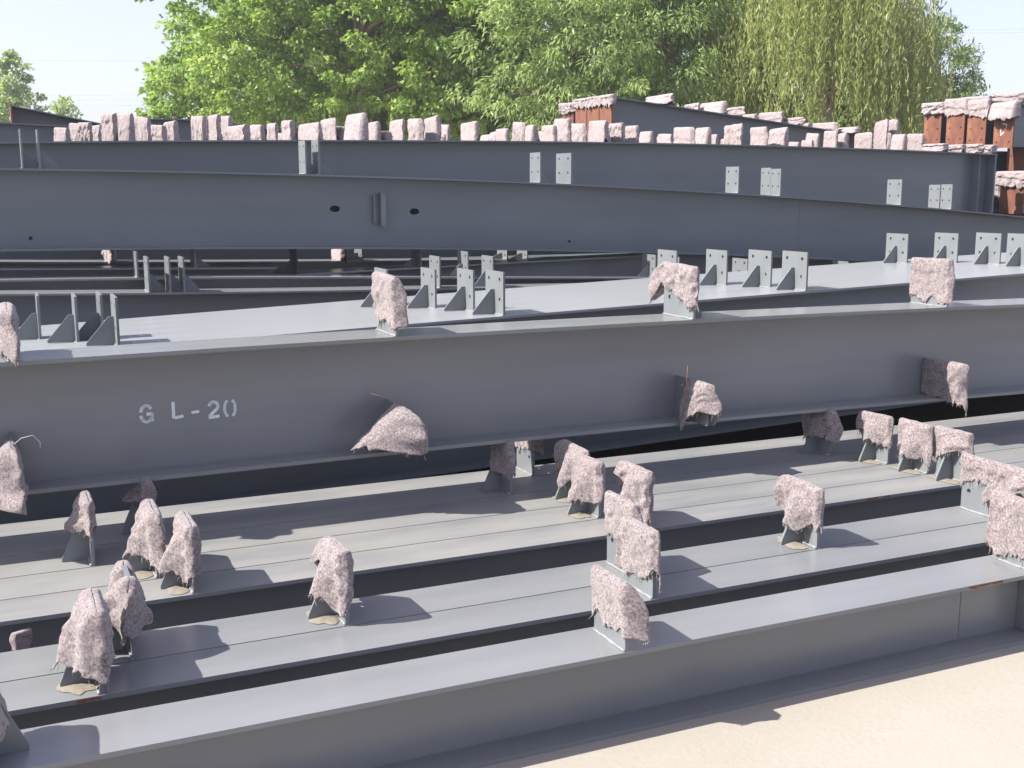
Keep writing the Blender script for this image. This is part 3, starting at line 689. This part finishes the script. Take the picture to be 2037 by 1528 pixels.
def rag_mesh(name, VF, seed, mat, fine=True):
    V0, F0 = VF; r = np.random.RandomState(seed)
    # drop a few faces of the lowest rows so that the hem is torn, not cut
    F0 = [f for f in F0 if not (f[1] % 21 == 20 and r.rand() < .16)]
    V0 = V0 + r.normal(0, .0009, V0.shape)
    me = mesh(name, V0, F0)
    nrm = np.zeros(len(V0) * 3); me.vertices.foreach_get('normal', nrm); nrm = nrm.reshape(-1, 3); bpy.data.meshes.remove(me)
    th = .0026; n = len(V0)
    Vv = np.concatenate([V0 + nrm * th, V0 - nrm * th]); Ff = [f[::-1] for f in F0] + [tuple(q + n for q in f) for f in F0]
    ec = set()
    for f in F0:
        for a, b in zip(f, f[1:] + f[:1]): ec.add((a, b))
    bound = [(a, b) for (a, b) in ec if (b, a) not in ec]; bound.sort()
    Ff += [(a, b, b + n, a + n) for a, b in bound]
    Vv = [tuple(q) for q in Vv]
    if fine:   # loose threads along the torn edges, fuzz standing off the sheet
        low = [(a, b) for a, b in bound if V0[a][2] < -.02]
        for a, b in low:
            for _ in range(3):
                if r.rand() < .7:
                    p = V0[a] * (1 - (q := r.rand())) + V0[b] * q
                    d = np.array([r.normal(0, .4), r.normal(0, .4), -abs(r.normal(.8, .4))]); ln = abs(r.normal(.008, .007)) + .003
                    if r.rand() < .05: ln *= 2.5
                    d *= ln
                    k = len(Vv); wd = .0009; e = np.array([wd, wd * r.uniform(-1, 1), 0]); mid = p + d * .5 + r.normal(0, .002, 3)
                    Vv += [tuple(p - e), tuple(p + e), tuple(mid + e), tuple(mid - e), tuple(p + d)]
                    Ff += [(k, k+1, k+2, k+3), (k+3, k+2, k+4)]
        for _ in range(160):
            a = r.randint(n); p = V0[a]; sg = 1 if r.rand() < .7 else -1
            d = -nrm[a] * -.005 * sg + r.normal(0, .005, 3); k = len(Vv); e = np.array([.0006, .0004, 0])
            Vv += [tuple(p - e), tuple(p + e), tuple(p + d)]; Ff.append((k, k+1, k+2))
    return mesh(name, Vv, Ff, mat, True)
keys = list(RAG)
for k in keys:
    c = C[k]; me = rag_mesh('felt_rag', hood(dict(RAG[k], gus=c['gus'] if k[0] == 'c' else 0, gl=c['gl'], gh=c['gh'], h=c['h'])), RAG[k]['seed'] + 50, M_FELT)
    o = obj('felt_rag', me, None, W(c['s'], c['t'], c['z'] + c['h'] + .004), (0, 0, A - math.pi / 2))
    # local x = toward the camera (-t): rotate so that x -> -t, y -> +s
    sub = o.modifiers.new('sub', 'SUBSURF'); sub.levels = 1; sub.render_levels = 1
    
    tag(o, LAB[k], 'rag', 'felt rags over the cleats of the front stack and girder')

# ------------------------------------------------------------------ skyline rags
rngs = random.Random(9)
LIBM = []
for i in range(16):
    r = random.Random(i + 40)
    sp_ = dict(x=(-.135, .135), L=(r.uniform(.19, .24), r.uniform(.19, .24)), far=ear(r.choice((.01, .012, .035)), r.uniform(.12, .22), r.uniform(-.04, .04)), near=ear(r.choice((.01, .012, .03)), r.uniform(.12, .22), r.uniform(-.04, .04)),
               wr=r.choice((.003, .005, .009)), pl=r.choice((0, 0, .01)), fl=r.choice((0, 0, .01, .05)), g=r.uniform(.008, .013), seed=i + 70)
    LIBM.append(rag_mesh('felt_rag', hood(sp_), i + 200, M_FELT2, False))
CAPS = [rag_mesh('felt_rag', hood(dict(x=(-.53, .53), L=(.12, .13), far=ear(.015, .12), near=ear(.015, .12), wr=.006, g=.02, seed=91)), 300, M_FELT2, False),
        rag_mesh('felt_rag', hood(dict(x=(-.19, .19), L=(.15, .13), far=ear(.03, .14), near=ear(.02, .12), wr=.011, g=.02, seed=92)), 301, M_FELT2, False)]
ORD = 'first second third fourth fifth sixth seventh eighth ninth tenth eleventh twelfth thirteenth fourteenth fifteenth sixteenth seventeenth eighteenth nineteenth twentieth'.split()
TENS = {2: 'twenty', 3: 'thirty', 4: 'forty', 5: 'fifty', 6: 'sixty', 7: 'seventy'}
def ordinal(n):
    if n <= 20: return ORD[n - 1]
    a, b = divmod(n, 10)
    return (TENS[a] + ' ' + ORD[b - 1]) if b else {30: 'thirtieth', 40: 'fortieth', 50: 'fiftieth', 60: 'sixtieth', 70: 'seventieth'}[n]
sk = [(110,133,250),(143,160,242),(157,180,240),(181,200,246),(205,229,222),(232,265,222),(268,297,230),(277,290,258),(305,325,245),(328,350,238),(380,410,228),(415,436,225),(440,460,228),(452,495,246),(500,525,245),
 (533,550,242),(563,585,236),(592,640,242),(640,668,233),(668,685,248),(690,729,223),(730,754,240),(758,775,258),(775,805,236),(814,840,233),(844,873,230),(876,895,245),(918,950,240),(960,985,265),(988,1012,253),
 (1022,1045,240),(1047,1066,246),(1069,1090,258),(1080,1106,246),(1103,1136,233),(1136,1166,243),(1172,1210,237),(1211,1244,242),(1245,1273,247),(1275,1300,259),(1308,1340,264),(1341,1382,250),(1385,1415,251),(1415,1428,265),
 (1443,1479,245),(1492,1530,250),(1534,1569,252),(1572,1593,280),(1605,1633,263),(1640,1670,258),(1672,1686,262),(1700,1738,262),(1738,1776,261),(1776,1806,265),(1806,1843,264),(1742,1770,238),(1787,1815,238),(1822,1842,238)]
for q in range(20):
    x_ = 300 + 1400 * (q + rngs.uniform(.1, .9)) / 20; sk.append((x_, x_ + rngs.uniform(13, 26), rngs.uniform(258, 268) + 14 * (x_ > 1300)))
sk.sort(key=lambda q: q[0] + q[1])
for n, (x0, x1, yt) in enumerate(sk):
    row = [0, 2, 1, 3, 0, 1, 4, 2][n % 8]
    if x1 - x0 > 30: row = n % 2
    if yt > 257: row = 3 + n % 2
    if yt < 240 and x0 > 1735: row = 4
    b = BB[row]; pw = .25
    xm = (x0 + x1) / 2; tm = b.t + .15
    s, zt = at_t(xm, yt, tm)
    s = min(s, b.s1 - .05)
    # width of the plate that fills x0..x1 seen at this slant
    p0 = at_y(xm, yt, (s * sa + tm * ca)); dist = p0.y
    th_ = .62 * min(1, max(0, (760 - xm) / 500)); tx, ty = sa * math.cos(th_) + ca * math.sin(th_), -ca * math.cos(th_) + sa * math.sin(th_)
    wd = (x1 - x0) / FPX * dist / (tx - (xm - CX) / FPX * ty)
    wd = min(max(wd * .86, .16), .46); zb0 = b.top(s)
    ht = max(.12, zt - zb0 - .02)
    cleat(b, s, w=min(wd * .85, .3), h=ht, gus=0, holes=False, mat=M_FAR, yoff=.0, rz=th_)
    o = obj('felt_rag', LIBM[(n * 5) % 16], None, W(s, b.t + b.w/2, zb0 + ht + .002), (0, 0, A - math.pi/2 + th_ + (math.pi if n % 3 == 0 else 0)))
    o.scale = (wd / .29 * rngs.uniform(.9, 1.05), rngs.uniform(.9, 1.4), max(.75, ht / .25) * rngs.uniform(.92, 1.08))
    shape = 'broad' if wd > .34 else ('slim' if wd < .22 else 'middling')
    hgt = 'tall' if ht > .34 else ('low' if ht < .22 else 'upright')
    tag(o, '%s %s felt rag, %s from the left in the skyline above the far girder' % (hgt, shape, ordinal(n + 1)), 'rag', 'felt rags in the skyline row')
# rags lying flat over the far girder row at its right end, over red ends and along the tapered columns
tg = 'felt rags along the tapered columns and red ends'
def drape(label, s, t, z, wd, hang, thick, k, group=tg, flip=False):
    o = obj('felt_rag', LIBM[k % 16], None, W(s, t, z), (0, 0, A - math.pi/2 + (math.pi if flip else 0)))
    o.scale = (wd / .29, thick, hang / .24)
    return tag(o, label, 'rag', group)
drape('long pale rag capping the three red ends of the tapered columns', s_a - .012, 13.49, TB[0].top(s_a) + .03, .29, .24, 1.6, 0).data = CAPS[0]
drape('torn pale rag capping the smaller red end left of the tapered columns', s_c - .012, 14.36, TB[3].top(s_c) + .03, .29, .24, 1.6, 3).data = CAPS[1]
tr = [(1278,1348,188),(1365,1390,205),(1397,1442,202),(1433,1478,213),(1480,1505,226),(1513,1557,222),(1556,1597,233),(1600,1612,244),(1619,1662,243),(1671,1708,254)]
for n, (x0, x1, yt) in enumerate(tr):
    b = TB[(0, 2, 1, 0, 2, 1, 0, 2, 1, 0)[n]]; xm = (x0 + x1) / 2; s, z = at_t(xm, yt, b.t + .15)
    s = min(s, b.s1 - .1); zt = b.top(s); ht = max(.1, z - zt - .01)
    dist = s * sa + (b.t + .15) * ca
    wd = min((x1 - x0) / FPX * dist / (sa + (xm - CX) / FPX * ca), .62)
    cleat(b, s, w=wd * .92, h=ht, gus=0, holes=False, mat=M_FAR, yoff=0)
    drape('%s pale rag up the sloping tops of the tapered columns, counting from their red ends' % ordinal(n + 1), s, b.t + .15, zt + ht, wd, min(ht * 1.0, .2), 1.4, n)
for n, b in enumerate(RB[:4]):
    drape(['ragged pale rag over the chalk marked red end at right', 'draped pale rag over the second red end from right', 'torn pale rag over the third red end from right', 'pale rag over the narrow leftmost red end at right'][n],
          b.s0 - .012, b.t + .15, b.top(b.s0) + .022, .4, .24 if n != 3 else .17, 1.9, 2 + 3 * n)
for n, (px, y, t) in enumerate([(1960, 192, 12.6), (2020, 186, 12.2)]):
    s, z = at_t(px, y, t)
    bm = ended_beam(['upper red ended column resting behind the right stack', 'second upper column behind the right stack, cut by the frame'][n], t, s, s + 3.5, z - .02, z - .05, .3, .5, .5, RG)
    drape(['highest pale rag at right, over the upper column behind', 'pale rag at the right edge over the cut upper column'][n], s - .012, t + .15, z + .01, .55, .16, 2.2, 5 + n)
for n, (x0, x1, y) in enumerate([(1843, 1882, 286), (1880, 1915, 288), (1912, 1950, 287), (1946, 1996, 289)]):
    xm = (x0 + x1) / 2; b = F_; s, z = at_t(xm, y, b.t + .15); s = min(s, b.s1 - .06); zt = b.top(s); ht = max(.07, z - zt)
    cleat(b, s, w=.24, h=ht - .01, gus=0, holes=False, mat=M_FAR, yoff=0)
    drape('%s low rag on the far girder end, counting from the left' % ordinal(n + 1), s, b.t + .15, zt + ht, .34, ht * 1.05, 2.2, n + 4)
for n, (px, py, t, wd, hg_) in enumerate([(2030, 318, 10.3, .5, .2), (1996, 345, 10.75, .3, .35)]):
    s, z = at_t(px, py, t)
    drape(['low pale rag over the cut red end at the right edge', 'dark folded rag hanging right beside the far girder end'][n], (RB[4].s0 - .012) if n == 0 else s, t + .17, (RB[4].top(RB[4].s0) + .03) if n == 0 else z, wd, hg_, 2, 7 + n)
# two rags in the dark row
for n, (px, b) in enumerate([(222, BN4), (684, BN4)]):
    s = at_t(px, 515, b.t)[0]; cleat(b, s, w=.2, h=.16, gus=0, holes=False, mat=M_FAR, yoff=-.04)
    o = obj('felt_rag', LIBM[3 + n], None, W(s, b.t + .11, b.top(s) + .165), (0, 0, A - math.pi/2)); o.scale = (1, 1.6, .75)
    tag(o, ['rag in the dark row under the long girder on the left', 'rag in the dark row under the long girder, below its left oval slot'][n], 'rag', 'felt rags in the dark row')
# small rag tip at lower left behind the second dark gap
s, t = at_z(45, 1280, .2)
o = obj('felt_rag', LIBM[6], None, W(s, t + .05, .225), (0, 0, A + .5)); o.scale = (.2, .5, .25)
m = None
tag(o, 'small rag tip poking up in the dark gap at the left edge', 'rag')

# ------------------------------------------------------------------ wires
def wire(label, pts, r, mat):
    m = MB(); m.tube(pts, [r] * len(pts), 5); c = Vector(pts[0]); m.v = [tuple(Vector(v) - c) for v in m.v]
    tag(obj('wire', m.me('wire', mat, True), None, c), label, 'wire')
def wp(px, py, t): s, z = at_t(px, py, t); return W(s, t, z)
tw_ = TGL - .08
wire('thin rusty wire curling up from the triangular rag', [wp(738, 783, tw_), wp(765, 790, tw_), wp(788, 803, tw_), wp(798, 828, tw_)], .0012, M_WIRE)
wire('upright rusty wire above the slim twisted rag', [wp(1368, 728, tw_), wp(1366, 752, tw_), wp(1367, 780, tw_)], .0011, M_WIRE)
wire('short bent wire at the top of the slim twisted rag', [wp(1388, 757, tw_), wp(1396, 768, tw_), wp(1396, 780, tw_)], .0011, M_STEELWIRE)
wire('wire hoop over the rag at the left edge of the girder', [wp(4, 925, tw_), wp(18, 893, tw_), wp(42, 872, tw_), wp(65, 866, tw_), wp(80, 880, tw_), wp(80, 892, tw_)], .0016, M_STEELWIRE)

# ------------------------------------------------------------------ trees
def leaf_mesh(name, pos, axis, nor, ln, wd, tone, mat):
    n = len(pos); side = np.cross(axis, nor); side /= np.linalg.norm(side, axis=1, keepdims=True) + 1e-9
    a = pos - axis * ln[:, None] * .5; b = pos + axis * ln[:, None] * .5; nn = np.cross(side, axis)
    m1 = pos + side * wd[:, None] * .5 + nn * wd[:, None] * .12 - axis * ln[:, None] * .08; m2 = pos - side * wd[:, None] * .5 + nn * wd[:, None] * .12 - axis * ln[:, None] * .08
    v = np.stack([a, m1, b, m2], 1).reshape(-1, 3).astype(np.float32)
    me = bpy.data.meshes.new(name); me.vertices.add(4 * n); me.vertices.foreach_set('co', v.ravel())
    me.loops.add(4 * n); me.loops.foreach_set('vertex_index', np.arange(4 * n, dtype=np.int32))
    me.polygons.add(n); me.polygons.foreach_set('loop_start', np.arange(0, 4 * n, 4, dtype=np.int32)); me.polygons.foreach_set('loop_total', np.full(n, 4, np.int32))
    me.update(calc_edges=True)
    at = me.attributes.new('tone', 'FLOAT', 'FACE'); at.data.foreach_set('value', np.clip(tone, 0, 1).astype(np.float32))
    me.materials.append(mat); return me
def unit(r, n): v = r.normal(size=(n, 3)); return v / np.linalg.norm(v, axis=1, keepdims=True)
def tree(name, label, px, Y, z0, z1, rx, seed, mat, clumps, per, ln, wd, trunk_r=.14, lean=0, egg=.45, fork=None, spread=.42, droop=0, cat='tree', group=None, show=True, shell=.55, branches=14, squash=1.0):
    """crown between heights z0 and z1, half width rx, widest at fraction egg of its height"""
    r = np.random.RandomState(seed); base = at_y(px, 380, Y); base.z = 0
    e = empty(name, base); tag(e, label, cat, group)
    hh = z1 - z0
    # clumps through the volume
    f = r.beta(1.25, 1.5, clumps * 3); R_ = np.where(f < egg, np.sqrt(np.clip(1 - ((egg - f) / (egg + .12)) ** 2, 0, 1)), np.sqrt(np.clip(1 - ((f - egg) / (1 - egg)) ** 2, 0, 1)) ** 1.15)
    q = r.uniform(0, 1, clumps * 3) ** shell; an = r.uniform(0, 2 * math.pi, clumps * 3)
    lob = 1 + .16 * np.sin(3 * an + f * 7 + seed) + .1 * np.sin(5 * an - f * 11)
    c = np.stack([np.cos(an) * R_ * q * rx * lob + lean * f, np.sin(an) * R_ * q * rx * lob * squash, z0 + f * hh], 1)[:clumps]
    csz = r.uniform(.6, 1.35, clumps) * spread; ctone = r.normal(0, .13, clumps)
    n = clumps * per; ci = np.repeat(np.arange(clumps), per)
    off = unit(r, n) * (r.uniform(0, 1, n) ** .5)[:, None]; off[:, 2] *= .62
    pos = c[ci] + off * csz[ci][:, None]
    if droop: pos[:, 2] -= droop * np.abs(off[:, 0] ** 2 + off[:, 1] ** 2)
    outw = off + .5 * (c[ci] - np.array([0, 0, z0 + hh * .5])) / rx; outw /= np.linalg.norm(outw, axis=1, keepdims=True) + 1e-9
    axis = outw * .8 + unit(r, n) * .7; axis[:, 2] -= .35 + droop; axis /= np.linalg.norm(axis, axis=1, keepdims=True)
    nor = unit(r, n) * .8 + np.array([0, 0, 1.0]); nor /= np.linalg.norm(nor, axis=1, keepdims=True)
    tone = .45 + ctone[ci] + r.normal(0, .2, n)
    obj('crown', leaf_mesh('crown', pos, axis, nor, ln * r.uniform(.65, 1.35, n), wd * r.uniform(.65, 1.35, n), tone, mat), e)
    # trunk and limbs
    m = MB(); tz = z0 + hh * .62; fk = fork or (z0 + .25 * hh)
    path = [(lean * .0, 0, -.05), (.03, .02, fk * .5), (.06 * r.normal(), 0, fk), (.2 * r.normal() + lean * .3, .1, (fk + tz) / 2), (lean * .6, 0, tz)]
    m.tube(path, [trunk_r * 1.25, trunk_r, trunk_r * .85, trunk_r * .5, trunk_r * .15], 9)
    obj('trunk', m.me('trunk', M_BARK, True), e)
    m = MB()
    for k in range(branches):
        tgt = c[r.randint(clumps)]; f0 = r.uniform(.0, .8); st = Vector((.05, 0, fk + (tz - fk) * f0 * .8))
        if tgt[2] < st.z: st.z = max(fk * .9, tgt[2] - .5)
        t_ = Vector(tgt); mid = st.lerp(t_, .5) + Vector((r.normal() * .12, r.normal() * .12, .18))
        m.tube([st, st.lerp(mid, .5), mid, t_], [trunk_r * .45, trunk_r * .33, trunk_r * .22, trunk_r * .06], 6)
    obj('limbs', m.me('limbs', M_BARK, True), e)
    return e
PT = 'broadleaf trees at the left of the grove'
tree('plane_tree', 'bright green broadleaf tree with forked trunk standing clear above the skyline rags', 722, 29, 3.6, 11.5, 3.2, 3, L_PLANE, 400, 105, .122, .095, .17, fork=4.3, group=PT, branches=22)
tree('plane_tree', 'leftmost broadleaf tree of the grove, its sunlit edge against the sky', 592, 31.5, 2.6, 12.5, 3.75, 5, L_PLANE, 580, 105, .125, .097, .13, egg=.32, group=PT)
tree('plane_tree', 'slender trunked broadleaf tree just right behind the forked one', 757, 33, 3.2, 11, 2.8, 7, L_PLANE, 330, 90, .125, .097, .1, fork=5.2, group=PT)
tree('plane_tree', 'broadleaf tree with thin dark trunk between forked tree and willows', 892, 27.8, 3.0, 10.5, 2.1, 8, L_PLANE, 300, 100, .122, .095, .11, fork=5.5, group=PT)
tree('plane_tree', 'bright broadleaf tree filling the gap left of the willows', 985, 34, 2.4, 11, 2.7, 28, L_PLANE, 300, 85, .13, .1, .1, group=PT)
WT = 'feathery willows in the middle of the grove'
tree('willow_tree', 'pale feathery willow at the centre of the grove', 1130, 26, 2.2, 9.5, 2.35, 9, L_WILLOW, 470, 80, .16, .042, .15, egg=.4, spread=.46, droop=.12, group=WT)
tree('willow_tree', 'feathery willow behind the deep red column ends', 1310, 25.5, 2.0, 9.5, 2.1, 11, L_WILLOW, 430, 80, .16, .042, .15, egg=.4, spread=.46, droop=.12, group=WT)
tree('dark_tree', 'dark green tree between the feathery and the weeping willow', 1480, 28.5, 1.6, 10, 2.1, 12, L_DARK, 330, 70, .15, .085, .15, egg=.45)
tree('locust_tree', 'dark tree at the right end of the grove with feathery edge against the sky', 1838, 29, 1.8, 5.75, 1.38, 14, L_DARK, 190, 85, .13, .045, .13, egg=.55, spread=.33)
# weeping willow
def weeping():
    r = np.random.RandomState(21); Y = 24.5; base = at_y(1645, 380, Y); base.z = 0
    e = empty('weeping_willow', base); tag(e, 'yellow green weeping willow with long hanging strands at the right of the grove', 'tree')
    P_, Ax, Tn = [], [], []
    m = MB(); m.tube([(0, 0, -.05), (.05, 0, 2.2), (-.1, .1, 4), (0, 0, 5.2)], [.26, .2, .16, .06], 9); obj('trunk', m.me('trunk', M_BARK, True), e)
    m = MB()
    for k in range(100):
        an = r.uniform(0, 2 * math.pi); rad = 2.0 * r.uniform(.08, 1) ** .6; ztop = 6.8 - .9 * (rad / 2.0) ** 2 * r.uniform(.5, 2.2) + r.normal(0, .3)
        if math.cos(an) > .55: ztop -= 1.35 * (rad / 2.0)
        tip = np.array([math.cos(an) * rad, math.sin(an) * rad * .9, ztop])
        st = np.array([0, 0, r.uniform(3, 5)]); mid = (st + tip) / 2 + np.array([0, 0, .5])
        if k < 26: m.tube([tuple(st), tuple(mid), tuple(tip)], [.06, .04, .012], 5)
        tone_b = r.normal(.5, .16)
        for _ in range(13):
            p0 = tip + np.array([r.normal(0, .34), r.normal(0, .34), r.normal(0, .18)]); L_ = r.uniform(1.0, 3.6) * (1.1 if rad > 1.4 else .8)
            L_ = min(L_, p0[2] - 1.3 - r.uniform(0, 1.2)); nl = int(L_ / .055); tq = np.linspace(0, 1, nl)
            out = np.array([math.cos(an), math.sin(an), 0]) * r.uniform(.1, .8 if math.cos(an) < .3 else .35); sw = r.normal(0, .1, 2)
            x = p0[None] + out[None] * (1 - np.exp(-tq * 5))[:, None] + np.stack([sw[0] * np.sin(tq * 4), sw[1] * np.sin(tq * 3), -L_ * tq + .22 * np.sin(np.minimum(tq * 9, math.pi))], 1)
            P_.append(x + r.normal(0, .03, x.shape)); a = np.tile([0, 0, -1.0], (nl, 1)) + r.normal(0, .38, (nl, 3)); Ax.append(a); Tn.append(np.full(nl, tone_b) + r.normal(0, .18, nl))
    obj('limbs', m.me('limbs', M_BARK, True), e)
    pos = np.concatenate(P_); ax = np.concatenate(Ax); ax /= np.linalg.norm(ax, axis=1, keepdims=True); n = len(pos)
    obj('crown', leaf_mesh('crown', pos, ax, unit(r, n), r.uniform(.1, .2, n), r.uniform(.02, .038, n), np.concatenate(Tn), L_WEEP), e)
    print('weep leaves', n)
weeping()
HG = 'bushy trees at the back of the grove'
for k, (px, Y, mt, z1, rx) in enumerate([(935, 29.5, L_PLANE, 5.6, 1.7), (430, 35, L_PLANE, 6.5, 2.0), (600, 37, L_PLANE, 8, 2.5), (800, 37, L_PLANE, 8, 2.6), (1010, 37, L_PLANE, 8.5, 2.6), (1220, 36, L_WILLOW, 8.5, 2.4), (1400, 36, L_DARK, 9, 2.4), (1590, 36, L_DARK, 8.5, 2.3), (1740, 36, L_DARK, 7, 1.8)]):
    tree('bushy_tree', ['bright low bush in the gap between the thin dark trunk and the pale willow', 'bright low bush closing the left foot of the grove', 'bushy tree behind the leftmost broadleaf tree', 'bushy tree filling the gap right of the forked trunk', 'bushy tree behind the gap before the willows',
        'pale bushy tree behind the central feathery willow', 'dark bushy tree behind the willow above the red ends', 'dark bushy tree behind the weeping strands at left', 'dark bushy tree behind the weeping strands at right'][k],
        px, Y, .6, z1, rx, 60 + k, mt, 330, 55, .19, .12, .1, group=HG, branches=6)
tree('poplar_tree', 'narrow distant tree at the left edge under the open sky', 42, 52, 1.5, 7.7, 1.25, 31, L_WILLOW, 110, 60, .22, .12, .1, egg=.28, spread=.4, branches=6)
tree('distant_tree', 'pale tree crown at the very left edge behind the narrow one', -8, 56, 1.5, 6.6, 1.5, 32, L_PLANE, 90, 50, .25, .15, .1, branches=6)
tree('distant_tree', 'tiny distant treetop left of the grove above the skyline rags', 136, 62, 1.5, 6.6, .95, 33, L_WILLOW, 60, 50, .25, .12, .1, egg=.35, branches=4)
tree('distant_tree', 'small distant tree just left of the grove foot', 245, 64, 1.0, 6.0, 1.1, 34, L_PLANE, 60, 45, .25, .14, .1, branches=4)

# ------------------------------------------------------------------ power lines far behind
def cable(label, x0, y0, x1, y1, Y, sag, r=.016, group='power lines in the sky'):
    a = at_y(x0, y0, Y); b = at_y(x1, y1, Y); n = 14
    pts = [a.lerp(b, k / n) + Vector((0, 0, -sag * 4 * (k / n) * (1 - k / n))) for k in range(n + 1)]
    m = MB(); m.tube([p - a for p in pts], [r] * (n + 1), 5); tag(obj('power_line', m.me('power_line', M_CABLE), None, a), label, 'power line', group)
cable('single high power line crossing the left sky', -400, 112, 700, 120, 75, .15, .009)
cable('upper of the low power lines at left', -400, 192, 700, 182, 80, .1, .009)
cable('middle of the low power lines at left', -400, 202, 700, 192, 80.5, .1, .009)
cable('lowest of the power lines at left', -400, 213, 700, 203, 81, .1, .009)
cable('upper power line in the right sky', 1700, 62, 2500, 44, 75, .1, .009)
cable('lower power line in the right sky', 1700, 68, 2500, 52, 75.5, .1, .009)
def haze():
    m = bpy.data.materials.new('haze'); m.use_nodes = True; n = m.node_tree.nodes; l = m.node_tree.links
    for q in list(n):
        if q.type != 'OUTPUT_MATERIAL': n.remove(q)
    v = n.new('ShaderNodeVolumePrincipled'); v.inputs['Density'].default_value = .0014; v.inputs['Color'].default_value = (.9, .92, .96, 1); v.inputs['Anisotropy'].default_value = .2
    l.new(v.outputs[0], n['Material Output'].inputs['Volume'])
    mb = MB(); mb.box((-130, -25, -1), (130, 130, 15)); tag(obj('haze', mb.me('haze', m)), kind='stuff')
haze()
print('objects', len(bpy.data.objects), 'tris', sum(len(o.data.polygons) for o in bpy.data.objects if o.type == 'MESH'))
